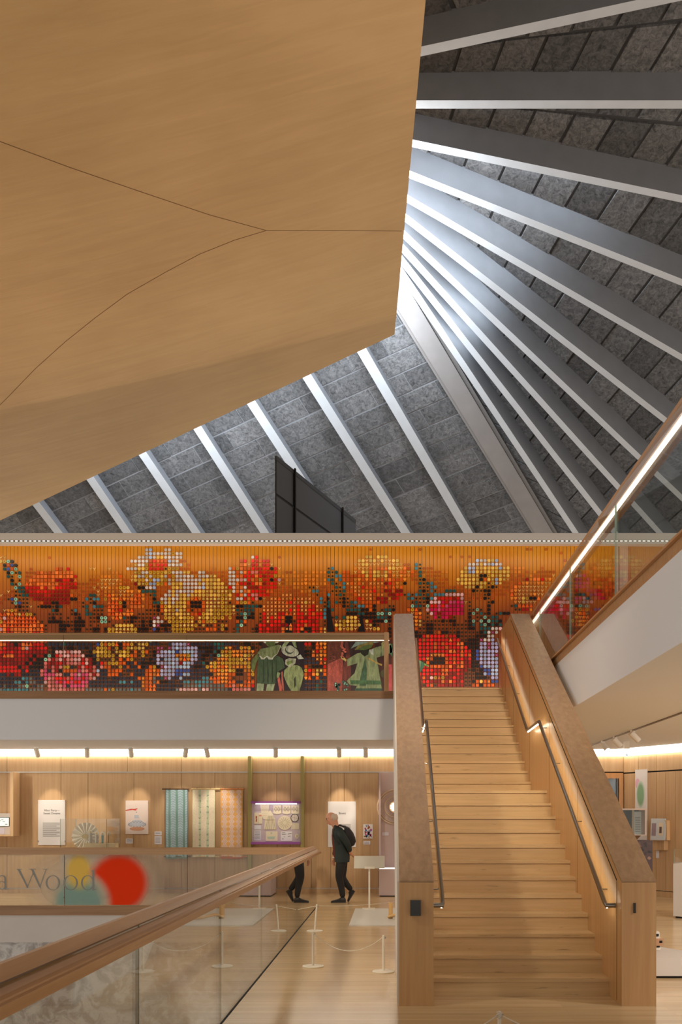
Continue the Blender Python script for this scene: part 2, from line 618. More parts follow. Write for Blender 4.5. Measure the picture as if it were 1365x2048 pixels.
# ---------------------------------------------------------------- mural wall above, coping
m = MB().box(-14, 9, DW + 0.06, DW + 0.3, UP, 7.78)
m.build('wall_mural', M['dark'], kind='structure')
zc0, zc1 = Z(1087.5, 19.2), Z(1066, 19.2)
m = MB().box(-14, 9, 19.2, 19.72, zc0, zc1)
m.build('trim_5', M['grey_trim'], kind='structure', label='pale coping along the top of the mural wall')
ld = thing('led_strip', 'dotted strip of small warm lights under the pale coping above the mural', 'light strip', (-2.3, 19.2, Z(1082.5, 19.2)))
m = MB()
px = -60
zz = Z(1082.3, 19.2)
while px < 1360:
    m.box(X(px, 19.2), X(px + 4.6, 19.2), 19.188, 19.204, zz - 0.010, zz + 0.010)
    px += 9.1
m.build('diodes', M['led_dot'], ld, kind='stuff')
MB().box(X(-60, 19.2), X(1364, 19.2), 19.194, 19.204, zz - 0.016, zz + 0.016).build('channel', plain('strip_channel', S(120, 108, 96), 0.6), ld)
adopt(ld)
# end of the mural wall and the room beyond
m = MB().box(X(1229, DW), X(1236, DW), DW - 0.08, DW + 0.2, UP, 7.56)
m.box(X(1239, DW), X(1256, DW), DW - 0.03, DW + 0.2, UP, 7.56)
m.build('trim_6', M['white'], kind='structure')
m = MB().box(X(1256, DW), 9, DW + 0.02, DW + 0.1, UP, 7.56)
m.build('wall_upper', plain('beige_upper_wall', S(178, 140, 104), 0.6), kind='structure')

# ---------------------------------------------------------------- ribbed roof
roof = empty('ceiling_ribbed', (0, 24, 11), kind='structure')


def tile_mat(name, c1, c2):
    mt, nt, b = new_mat(name)
    tc = node(nt, 'ShaderNodeTexCoord')
    n = node(nt, 'ShaderNodeTexNoise')
    n.inputs['Scale'].default_value = 9.0
    n.inputs['Detail'].default_value = 12
    n.inputs['Roughness'].default_value = 0.8
    n.inputs['Distortion'].default_value = 0.9
    nt.links.new(tc.outputs['Object'], n.inputs['Vector'])
    r = node(nt, 'ShaderNodeValToRGB')
    r.color_ramp.elements[0].position = 0.34
    r.color_ramp.elements[1].position = 0.68
    r.color_ramp.elements[0].color = c1
    r.color_ramp.elements[1].color = c2
    nt.links.new(n.outputs['Fac'], r.inputs['Fac'])
    oi = node(nt, 'ShaderNodeObjectInfo')
    mr = node(nt, 'ShaderNodeMapRange')
    mr.inputs['To Min'].default_value = 0.68
    mr.inputs['To Max'].default_value = 1.3
    nt.links.new(oi.outputs['Random'], mr.inputs['Value'])
    hs = node(nt, 'ShaderNodeHueSaturation')
    nt.links.new(mr.outputs['Result'], hs.inputs['Value'])
    nt.links.new(r.outputs['Color'], hs.inputs['Color'])
    nt.links.new(hs.outputs['Color'], b.inputs['Base Color'])
    b.inputs['Roughness'].default_value = 0.9
    bp = node(nt, 'ShaderNodeBump')
    bp.inputs['Strength'].default_value = 0.5
    bp.inputs['Distance'].default_value = 0.03
    nt.links.new(n.outputs['Fac'], bp.inputs['Height'])
    nt.links.new(bp.outputs['Normal'], b.inputs['Normal'])
    return mt


M['slabA'] = tile_mat('roof_slab', S(36, 34, 33), S(124, 120, 117))
M['batten'] = plain('roof_batten', S(128, 126, 126), 0.8)
M['slabB'] = M['slabA']
M['battenB'] = plain('roof_joint', S(58, 55, 53), 0.85)

# side A: a plane, falling away behind the mural wall
nA = Vector((0, 0.7, 1)).normalized()


def dA(py):
    return 29.8 / ((CY - py) / F + 0.7)


def PA(px, py):
    return P(px, py, dA(py))


ribsA = [((73, 1009), (117, 1066)), ((182, 959), (255, 1066)), ((287, 910), (393, 1066)), ((396, 857), (530, 1066)),
         ((504, 807), (672, 1066)), ((615, 754), (812, 1066)), ((724, 701), (937, 1066))]
ridge = (PA(799, 585), PA(1088, 1065))
lines = []
for a, b in ribsA:
    p, q = PA(*a), PA(*b)
    t = (q - p).normalized()
    lines.append((p - t * 2.6, q + t * 1.6))
for p, q in lines:
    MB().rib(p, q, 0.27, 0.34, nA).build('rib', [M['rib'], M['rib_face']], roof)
# ridge girder in three steps
rt = (ridge[1] - ridge[0]).normalized()
R0, R1 = ridge[0] - rt * 1.5, ridge[1] + rt * 2.6
M['girder'] = plain('ridge_concrete', S(128, 120, 114), 0.7, var=0.06, vscale=2)
MB().beam(R0, R1, 0.50, 0.5, nA).build('ridge_girder', M['girder'], roof)
sd = rt.cross(nA)
MB().beam(R0 + sd * 0.0, R1 + sd * 0.0, 0.70, 0.4, nA, 0.10).build('ridge_flange', M['girder'], roof)
# slabs of side A
ca = (PA(790, 668) - PA(80, 1003)).normalized()      # along the courses
cb = ca.cross(nA)
if cb.z > 0:
    cb = -cb
o0 = PA(790, 668)


def ab(p):
    return (p - o0).dot(ca), (p - o0).dot(cb)


def a_at(line, b):
    a0, b0 = ab(line[0])
    a1, b1 = ab(line[1])
    return a0 + (a1 - a0) * (b - b0) / (b1 - b0)


left = (PA(-70, 1040), PA(-60, 1066))
bays = [left] + lines + [(R0, R1)]
hA = 0.30


def pa(a, b, h):
    return o0 + ca * a + cb * b + nA * h


SL = 0.60
jo = 0.025
nslab = 0
for i in range(len(bays) - 1):
    A, B = bays[i], bays[i + 1]
    for j in range(-2, 17):
        b0, b1 = j * SL, (j + 1) * SL
        l0, l1 = a_at(A, b0), a_at(A, b1)
        r0, r1 = a_at(B, b0), a_at(B, b1)
        if max(r0 - l0, r1 - l1) < 0.25:
            continue
        mid = pa((l0 + r1) / 2, (b0 + b1) / 2, hA)
        ym = CY - (mid.z - H) * F / mid.y
        xm = CX + mid.x * F / mid.y
        if ym > 1125 or xm < -60:
            continue
        cuts = [0.0, (0.30 if (j + i) % 2 else 0.68) + random.uniform(-0.05, 0.05), 1.0]
        for k in range(2):
            f0, f1 = cuts[k], cuts[k + 1]
            c = [(l0 + (r0 - l0) * f0 + jo / 2, b0 + jo), (l0 + (r0 - l0) * f1 - jo / 2, b0 + jo), (l1 + (r1 - l1) * f1 - jo / 2, b1 - jo), (l1 + (r1 - l1) * f0 + jo / 2, b1 - jo)]
            if c[1][0] - c[0][0] < 0.05 or c[2][0] - c[3][0] < 0.05 or nslab > 270:
                continue
            dz = random.uniform(-0.02, -0.005)
            MB().hexa([pa(a, b, hA + dz) for a, b in c], [pa(a, b, hA + 0.08) for a, b in c]).build('roof_slab', M['slabA'], roof)
            nslab += 1
MB().hexa([pa(-16, -1.4, hA + 0.002), pa(6, -1.4, hA + 0.002), pa(6, 8, hA + 0.002), pa(-16, 8, hA + 0.002)],
          [pa(-16, -1.4, hA + 0.2), pa(6, -1.4, hA + 0.2), pa(6, 8, hA + 0.2), pa(-16, 8, hA + 0.2)]).build('batten_layer', M['batten'], roof)
adopt(roof)

# side B: a fan of deep ribs on a warped surface between the shell edge and a far line
fan = empty('ceiling_fan', (6, 18, 14), kind='structure')


def PE(px, py):
    return P(px, py, 13.65 / ((CY - py) / F))


fanpx = [((843, 103), (1322, 0)), ((835, 209), (1365, 209)), ((827, 287), (1365, 398)), ((820, 349), (1365, 565)), ((816, 398), (1181, 609)),
         ((812, 436), (1327, 837)), ((809, 470), (1276, 912)), ((806, 497), (1239, 976)), ((804, 521), (1203, 1030)), ((802, 543), (1150, 1063))]
O0 = ridge[0] + (ridge[1] - ridge[0]) * 1.35
O1 = Vector((14.0, 16.9, 15.3))
fl = []
for a, b in fanpx:
    E = PE(*a)
    n = P(a[0], a[1], 1) - Vector((0, 0, H))
    n = n.cross(P(b[0], b[1], 1) - Vector((0, 0, H)))
    C0 = Vector((0, 0, H))
    s = -n.dot(O0 - C0) / n.dot(O1 - O0)
    Q = O0 + (O1 - O0) * s
    fl.append((E, E + (Q - E) * 1.35))
    print('fan', a, [round(v, 2) for v in E], round(s, 3), [round(v, 2) for v in Q])
# two more beams beyond the top of the frame
for k in (1, 2):
    e = fl[0][0] + (fl[0][0] - fl[1][0]) * k * 1.1 if k == 1 else fl[0][0] + (fl[0][0] - fl[1][0]) * 2.3
    fl.insert(0, (e, e + Vector((13.0, -2.4 * k - 1.5, 1.0 * k + 0.6))))
RH, RW = 0.62, 0.20
upv = Vector((0, 0, 1))
for E, Q in fl:
    t = (Q - E).normalized()
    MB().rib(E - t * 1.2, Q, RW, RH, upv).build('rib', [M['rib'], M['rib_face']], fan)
# added unseen strip lights on the rib backs, each brightens the next rib
for k in range(4, 11):
    E, Q = fl[k]
    t = (Q - E).normalized()
    sn = Vector((-t.y, t.x, 0)).normalized()
    p = E + t * 2.8 + sn * (RW / 2 + 0.03) + upv * 0.32
    light('roof_area_light', 'AREA', p, p + sn * 3 - upv * 0.2, 55 - 5 * (k - 4), COOL, 5.0, 0.2)
surf = [(E - (Q - E).normalized() * 1.2, Q) for E, Q in fl] + [(R0, R1 + (R1 - R0) * 0.1)]
cnt = 0
for i in range(len(surf) - 1):
    (e0, q0), (e1, q1) = surf[i], surf[i + 1]
    up0 = RH - 0.1
    up1 = RH - 0.1 if i < len(surf) - 2 else 0.35
    L = max((q0 - e0).length, 1)
    n = max(8, int(L / 0.82))
    n = min(n, 30)
    rows = 2 if i < 4 else 1
    for j in range(n):
        for r in range(rows):
            u0, u1 = j / n, (j + 1) / n
            off = 0.5 / n if (r % 2) else 0
            u0, u1 = min(u0 + off, 1), min(u1 + off, 1)
            if u1 - u0 < 1e-3:
                continue
            v0, v1 = r / rows, (r + 1) / rows

            def q(u, v, h):
                a = e0 + (q0 - e0) * u + upv * up0
                b = e1 + (q1 - e1) * u + upv * up1
                return a + (b - a) * v + upv * h
            mid = q((u0 + u1) / 2, 0.5, 0)
            if mid.y < 2:
                continue
            px, py = CX + mid.x * F / mid.y, CY - (mid.z - H) * F / mid.y
            if px > 1460 or py > 1130 or py < -160 or px < 770 or cnt > 290:
                continue
            du = 0.022 * (u1 - u0) / 0.8 + 0.012 / L
            dv = 0.02 / max((e0 - e1).length, 0.4) if rows > 1 else 0.0
            ring = [(u0 + du, v0 + dv), (u1 - du, v0 + dv), (u1 - du, v1 - dv), (u0 + du, v1 - dv)]
            dz = random.uniform(-0.015, 0.015)
            MB().hexa([q(u, v, dz) for u, v in ring], [q(u, v, 0.09) for u, v in ring]).build('roof_slab', M['slabB'], fan)
            cnt += 1
    m = MB()
    for j in range(n):
        u0, u1 = j / n, (j + 1) / n
        f = lambda u, s, h: ((e0 + (q0 - e0) * u + upv * (up0 + h)) if s == 0 else (e1 + (q1 - e1) * u + upv * (up1 + h)))
        m.hexa([f(u0, 0, 0.03), f(u1, 0, 0.03), f(u1, 1, 0.03), f(u0, 1, 0.03)], [f(u0, 0, 0.2), f(u1, 0, 0.2), f(u1, 1, 0.2), f(u0, 1, 0.2)])
    m.build('joint_layer', M['battenB'], fan)
print('slabs A', nslab, 'B', cnt)
adopt(fan)

# the ribbed roof goes on over and behind the viewer
m = MB().hexa([(-22, 4, 18.5), (22, 4, 18.5), (22, -9, 4.6), (-22, -9, 4.6)], [(-22, 4, 18.8), (22, 4, 18.8), (22, -9, 4.9), (-22, -9, 4.9)])
m.build('ceiling_rear', plain('dark_roof', S(70, 67, 65), 0.9), kind='structure')

# ---------------------------------------------------------------- smooth shell
shell = empty('ceiling_shell', (-5, 14, 12), kind='structure')
Cn = P(789.5, 669, 21.5)
R0s = P(852, 0, (Cn.z - H) / (CY / F))
Rf = Cn + (R0s - Cn) * 2.1
Lf0 = P(0, 1041, 25.5)
Lf = Cn + (Lf0 - Cn) * 1.25
L4 = Vector((Lf.x + 0.8, Lf.y - 17.0, 11.2))


def shl(u, v):
    """u from the corner towards the left end, v from the far edge towards the viewer"""
    p = (Cn * (1 - u) + Lf * u) * (1 - v) + (Rf * (1 - u) + L4 * u) * v
    p = p.copy()
    p.z -= 0.9 * math.sin(math.pi * min(max(u, 0), 1)) * math.sin(math.pi * min(max(v, 0), 1)) * 0.35
    return p


def shell_mat():
    mt, nt, b = new_mat('beige_polished_plaster')
    tc = node(nt, 'ShaderNodeTexCoord')
    mp = node(nt, 'ShaderNodeMapping')
    mp.inputs['Rotation'].default_value = (0, 0, math.radians(38))
    mp.inputs['Scale'].default_value = (0.5, 5.0, 0.5)
    nt.links.new(tc.outputs['Object'], mp.inputs['Vector'])
    n = node(nt, 'ShaderNodeTexNoise')
    n.inputs['Scale'].default_value = 1.1
    n.inputs['Detail'].default_value = 7
    n.inputs['Roughness'].default_value = 0.62
    n.inputs['Distortion'].default_value = 0.7
    nt.links.new(mp.outputs['Vector'], n.inputs['Vector'])
    n2 = node(nt, 'ShaderNodeTexNoise')
    n2.inputs['Scale'].default_value = 0.35
    n2.inputs['Detail'].default_value = 3
    nt.links.new(tc.outputs['Object'], n2.inputs['Vector'])
    ad = node(nt, 'ShaderNodeMath', operation='MULTIPLY_ADD')
    ad.inputs[1].default_value = 0.6
    nt.links.new(n2.outputs['Fac'], ad.inputs[0])
    mu = node(nt, 'ShaderNodeMath', operation='MULTIPLY')
    mu.inputs[1].default_value = 0.4
    nt.links.new(n.outputs['Fac'], mu.inputs[0])
    nt.links.new(mu.outputs[0], ad.inputs[2])
    r = node(nt, 'ShaderNodeValToRGB')
    r.color_ramp.elements[0].position = 0.36
    r.color_ramp.elements[1].position = 0.66
    r.color_ramp.elements[0].color = S(184, 146, 96)
    r.color_ramp.elements[1].color = S(202, 164, 112)
    nt.links.new(ad.outputs[0], r.inputs['Fac'])
    nt.links.new(r.outputs['Color'], b.inputs['Base Color'])
    b.inputs['Roughness'].default_value = 0.55
    b.inputs['Specular IOR Level'].default_value = 0.3
    bp = node(nt, 'ShaderNodeBump')
    bp.inputs['Strength'].default_value = 0.55
    bp.inputs['Distance'].default_value = 0.06
    nt.links.new(ad.outputs[0], bp.inputs['Height'])
    nt.links.new(bp.outputs['Normal'], b.inputs['Normal'])
    return mt


M['shell'] = shell_mat()
m = MB()
N = 40
vs = [shl(i / N, j / N) for j in range(N + 1) for i in range(N + 1)]
up = Vector((0, 0, 0.45))
vs2 = [p + up for p in vs]
K = (N + 1) * (N + 1)
fs = []
for j in range(N):
    for i in range(N):
        a = j * (N + 1) + i
        q = (a, a + 1, a + N + 2, a + N + 1)
        fs.append(q)
        fs.append(tuple(K + t for t in reversed(q)))
for i in range(N):
    for a, b in ((i, i + 1), (N * (N + 1) + i, N * (N + 1) + i + 1), (i * (N + 1), (i + 1) * (N + 1)), (i * (N + 1) + N, (i + 1) * (N + 1) + N)):
        fs.append((a, b, K + b, K + a))
m.add(vs + vs2, fs)
m.build('soffit', M['shell'], shell, smooth=True)


def on_shell(px, py):
    d = P(px, py, 1) - Vector((0, 0, H))
    u = v = 0.4
    for _ in range(60):
        p = shl(u, v)
        f = lambda p: (CX + p.x * F / p.y - px, CY - (p.z - H) * F / p.y - py)
        r = f(p)
        e = 1e-4
        ru, rv = f(shl(u + e, v)), f(shl(u, v + e))
        a, b, c, d_ = (ru[0] - r[0]) / e, (rv[0] - r[0]) / e, (ru[1] - r[1]) / e, (rv[1] - r[1]) / e
        det = a * d_ - b * c
        if abs(det) < 1e-9:
            break
        u -= max(-0.2, min(0.2, (d_ * r[0] - b * r[1]) / det))
        v -= max(-0.2, min(0.2, (-c * r[0] + a * r[1]) / det))
    return shl(u, v)


M['seam'] = plain('seam_line', S(126, 92, 54), 0.8)  # brown line of the shell creases and balustrade joints
for pts in ([(-40, 265), (0, 283), (140, 335), (280, 383), (420, 430), (533, 461)], [(533, 461), (670, 461), (804, 462)],
            [(533, 461), (470, 480), (400, 508), (330, 545), (255, 588), (190, 636), (130, 684), (70, 738), (20, 790), (-20, 830)]):
    dense = []
    for (a, b), (c, d) in zip(pts[:-1], pts[1:]):
        for k in range(4):
            dense.append((a + (c - a) * k / 4, b + (d - b) * k / 4))
    dense.append(pts[-1])
    MB().tube([on_shell(*p) + Vector((0, 0, 0.002)) for p in dense], 0.008, 5).build('seam', M['seam'], shell)
adopt(shell)

# ---------------------------------------------------------------- dark plant enclosure standing behind the mural wall
bk = thing('plant_enclosure', 'dark charcoal panelled box rising behind the mural wall under the ribbed roof', 'enclosure', (-1.7, 22, UP))
a0 = Vector((X(553, 20), 20.0, 0))
u = Vector((0.376, 1, 0))
b0 = a0 + u * 4.31
nn = Vector((1, -0.376, 0)).normalized()
zt = Z(915, 20)


def bkp(t, o, z):
    p = a0 + u * t + nn * o
    return Vector((p.x, p.y, z))


for t0, t1 in ((0.02, 0.78), (0.82, 3.38), (3.42, 4.31)):
    for z0, z1 in ((6.6, 8.88), (8.94, zt)):
        MB().hexa([bkp(t0, -0.019, z0), bkp(t1, -0.019, z0), bkp(t1, 0, z0), bkp(t0, 0, z0)], [bkp(t0, -0.019, z1), bkp(t1, -0.019, z1), bkp(t1, 0, z1), bkp(t0, 0, z1)]).build('panel', M['bulk'], bk)
m = MB()
m.hexa([bkp(0.01, -0.035, UP), bkp(4.30, -0.035, UP), bkp(4.30, -0.02, UP), bkp(0.01, -0.02, UP)], [bkp(0.01, -0.035, zt - 0.02), bkp(4.30, -0.035, zt - 0.02), bkp(4.30, -0.02, zt - 0.02), bkp(0.01, -0.02, zt - 0.02)])
m.build('core', M['dark'], bk)
for t in (0.80, 3.40):
    MB().beam(bkp(t, 0.02, 6.6), bkp(t, 0.02, zt + 0.06), 0.05, 0.04, nn).build('mullion', M['black'], bk)
MB().beam(bkp(0, -0.015, zt), bkp(4.31, -0.015, zt), 0.05, 0.10, (0, 0, 1), -0.06).build('capping', plain('charcoal_cap', S(52, 50, 50), 0.6), bk)
adopt(bk)

# ================================================================ STAIRCASE
st = thing('staircase', 'straight oak staircase with a landing climbing to the floral mural floor', 'staircase', (1.2, 8.2, 0))
RS = UP / 24
dn = [8.22 + 0.298 * i for i in range(12)] + [12.78 + 0.3036 * i for i in range(12)]
SX0, SX1 = 0.386, 2.03
for i in range(24):
    z1 = (i + 1) * RS
    y0 = dn[i]
    y1 = dn[i + 1] if i < 23 else 16.6
    j = random.uniform(-0.0015, 0.0015)
    MB().box(SX0, SX1, y0 - 0.012, y1 + 0.03, z1 - 0.035, z1).build('tread', M['stair'], st)
    MB().box(SX0, SX1, y0 + j, y0 + 0.03, z1 - RS, z1 - 0.038).build('riser', M['stair'], st)
# closed underside
m = MB()
m.prism([(SX0, 8.4, 0.0), (SX0, 10.1, 0.0), (SX0, 12.2, 1.1), (SX0, 16.55, 3.15), (SX0, 16.55, 3.9), (SX0, 12.9, 1.9), (SX0, 11.6, 1.85)], (SX1 - SX0, 0, 0))
m.build('soffit', M['white'], st)
side = [(7.81, 0.0), (10.1, 0.0), (12.6, 1.42), (16.6, 3.2), (16.6, UP), (16.2, UP), (16.2, 5.045), (14.92, 5.045), (7.81, 1.09)]


def balustrade(x0, x1, left):
    m = MB()
    m.prism([(x0, y, z) for y, z in side], (x1 - x0, 0, 0))
    b = m.build('balustrade', M['inner'], st)
    # front post face and sloping cap, level top piece
    MB().box(x0 + 0.001, x1 - 0.001, 7.785, 7.812, 0.0, 1.083).build('post_face', M['post'], b)
    sl = [(7.785, 1.087), (7.785, 1.098), (14.915, 5.065), (16.2, 5.065), (16.2, 5.047), (14.93, 5.047), (7.815, 1.09)]
    m = MB().prism([(x0, y, z) for y, z in sl], (x1 - x0, 0, 0))
    m.build('cap', M['cap'], b)
    return b


bl = balustrade(0.083, SX0, True)
m = MB().prism([(0.066, y, z) for y, z in side], (0.017, 0, 0))
m.build('outer_panel', M['white'], bl, label='white outer face')
br = balustrade(SX1, 2.334, False)
# shadow groove and joints on the inner face of the right balustrade
slope = (5.045 - 1.09) / (14.92 - 7.81)


def inner(y, drop):
    return 1.09 + (y - 7.81) * slope - drop


MB().prism([(SX1 - 0.003, 7.95, inner(7.95, 0.085)), (SX1 - 0.003, 7.95, inner(7.95, 0.07)), (SX1 - 0.003, 14.9, inner(14.9, 0.07)), (SX1 - 0.003, 14.9, inner(14.9, 0.085))], (0.004, 0, 0)).build('shadow_groove', M['dark'], br)
MB().prism([(SX1 - 0.003, 7.945, 0.02), (SX1 - 0.003, 7.952, 0.02), (SX1 - 0.003, 7.952, 1.08), (SX1 - 0.003, 7.945, 1.08)], (0.004, 0, 0)).build('joint', M['seam'], br)
for yj in (9.6, 11.3, 12.9, 14.6, 15.6):
    zb = 0.0
    for k in range(24):
        if dn[k] < yj:
            zb = (k + 1) * RS
    zt_ = min(inner(yj, 0.09), 4.9)
    MB().prism([(SX1 - 0.002, yj, zb), (SX1 - 0.002, yj + 0.005, zb), (SX1 - 0.002, yj + 0.005, zt_), (SX1 - 0.002, yj, zt_)], (0.003, 0, 0)).build('joint', M['seam'], br)


def handrail(x, wall):
    s = 1 if wall > x else -1
    k = 0.022
    path = [(wall, 8.0, 0.86), (x, 8.0, 0.86), (x, 8.04, 0.88), (x, 11.58, 2.90), (x, 12.58, 2.88), (x, 16.05, 4.86), (x, 16.12, 4.885)]
    h = MB().tube(path, k, 10).build('handrail', M['steel'], st, smooth=True)
    led = MB()
    for a, b in zip(path[1:-1], path[2:]):
        a, b = Vector(a), Vector(b)
        led.beam(a + Vector((s * 0.010, 0, -0.026)), b + Vector((s * 0.010, 0, -0.026)), 0.012, 0.006)
    led.build('led_strip', M['led'], h)
    for y in (8.3, 9.4, 10.6, 11.5, 12.7, 13.9, 15.0):
        z = 0.86 + (y - 8.0) * 0.5706 if y < 11.58 else (2.89 if y < 12.6 else 2.88 + (y - 12.58) * 0.5706)
        MB().tube([(x, y, z - 0.015), (x + s * 0.03, y, z - 0.05), (wall, y, z - 0.05)], 0.007, 6).build('bracket', M['steel'], h)


handrail(SX0 + 0.09, SX0)
handrail(SX1 - 0.085, SX1)
# dark reader on the left post, slim plates on the right post
MB().box(X(821, 7.78), X(842, 7.78), 7.745, 7.785, Z(1831, 7.78), Z(1800, 7.78)).build('card_reader', M['black'], st, label='black card reader on the left post')
MB().box(X(1268, 7.78), X(1272.5, 7.78), 7.775, 7.785, Z(1826, 7.78), Z(1806, 7.78)).build('slot_plate', M['black'], st)
MB().box(2.334, 2.346, 7.95, 8.6, 0.86, 1.02).build('side_plate', M['black'], st)
adopt(st)

# ================================================================ GLASS BALUSTRADES
PROF = [(-0.085, -0.135), (-0.085, -0.012), (-0.072, 0.0), (-0.046, 0.0), (-0.034, -0.02), (-0.01, -0.052), (0.035, -0.078), (0.062, -0.082), (0.064, -0.09), (0.085, -0.09), (0.085, -0.135)]


def pane(mb, a, b, z0, z1, th=0.018):
    """glass plate between plan points a and b: faces material 0, edges material 1"""
    a, b = Vector((a[0], a[1], 0)), Vector((b[0], b[1], 0))
    t = (b - a).normalized()
    n = Vector((-t.y, t.x, 0)) * th / 2
    vs = [a - n, b - n, b + n, a + n]
    lo = [v + Vector((0, 0, z0)) for v in vs]
    hi = [v + Vector((0, 0, z1)) for v in vs]
    mb.cur = 0
    mb.add(lo + hi, [(0, 1, 5, 4), (2, 3, 7, 6)])
    mb.cur = 1
    mb.add(lo + hi, [(1, 2, 6, 5), (3, 0, 4, 7), (4, 5, 6, 7), (0, 3, 2, 1)])
    mb.cur = 0
    return mb


def glass_rail(label, joints, side, z0, top, led, axis, c, mat, base=0.0, group=None, edge='edge', lw=(-0.075, -0.058), go=0.0, bm='dark', gm='glass'):
    """straight glass balustrade along axis at coordinate c; joints = pane ends; side = +1 when the walkway lies on the + side"""
    mid = (joints[0] + joints[-1]) / 2
    loc = (c, mid, z0) if axis == 'Y' else (mid, c, z0)
    t = thing('glass_balustrade', label, 'balustrade', loc, group)
    for a, b in zip(joints[:-1], joints[1:]):
        a, b = a + 0.004, b - 0.004
        cg = c + side * go
        pa_, pb_ = ((cg, a), (cg, b)) if axis == 'Y' else ((a, cg), (b, cg))
        pane(MB(), pa_, pb_, z0 + base, top - 0.05).build('glass_pane', [M[gm], M[edge]], t)
    l0, l1 = joints[0] - 0.08, joints[-1] + 0.08
    if axis == 'Y':
        ring = [(c + side * u, l0, top + z) for u, z in PROF]
        vec = (0, l1 - l0, 0)
    else:
        ring = [(l0, c + side * u, top + z) for u, z in PROF]
        vec = (l1 - l0, 0, 0)
    r = MB().prism(ring, vec).build('handrail', mat, t)
    if led:
        m = MB()
        u0, u1 = sorted((side * lw[0], side * lw[1]))
        if axis == 'Y':
            m.box(c + u0, c + u1, l0, l1, top - 0.148, top - 0.1355)
        else:
            m.box(l0, l1, c + u0, c + u1, top - 0.148, top - 0.1355)
        m.build('led_strip', led, r)
    m = MB()
    if axis == 'Y':
        m.box(c + side * go - 0.018, c + side * go + 0.018, l0, l1, z0 - 0.02, z0 + 0.003)
    else:
        m.box(l0, l1, c + side * go - 0.018, c + side * go + 0.018, z0 - 0.02, z0 + 0.003)
    m.build('base_channel', M[bm], t)
    return t


nr = glass_rail('glass balustrade with thick oak rail running from the foreground along the walkway', [0.2, 2.5, 4.79, 7.12, 9.40, 11.68, 13.9, 16.45], 1, 0.0, 1.12, M['led'], 'Y', XE, M['rail_y'], gm='glass_near')
adopt(nr)
bx = [X(p, D0) for p in (-360, -117, 129, 375, 618)]
bb = glass_rail('glass balustrade across the void with printed colour blots and large lettering', bx, 1, 0.0, 1.095, None, 'X', D0, M['rail_x'], bm='rail_x')
ux = [X(p, D0) for p in (-365, -119, 127, 373, 619)] + [-0.09]
ub = glass_rail('long glass balustrade on the upper floor in front of the mural', ux, 1, UP, 5.10, M['led_soft'], 'X', D0 + 0.09, M['rail_x'], edge='edge_l', go=-0.082, bm='rail_x')
MB().box(-0.105, -0.02, D0 - 0.03, D0 + 0.12, UP, 5.10).build('end_post', M['post'], ub)
adopt(ub)
gr = glass_rail('glass balustrade with glowing underside along the gallery above the stair', [2.3, 4.68, 7.06, 9.44, 11.82, 14.2, 15.4], 1, UP, 5.10, M['led_hi'], 'Y', XG + 0.055, M['rail_y'], edge='edge_l', lw=(-0.066, -0.022), go=-0.076, bm='rail_y')
adopt(gr)


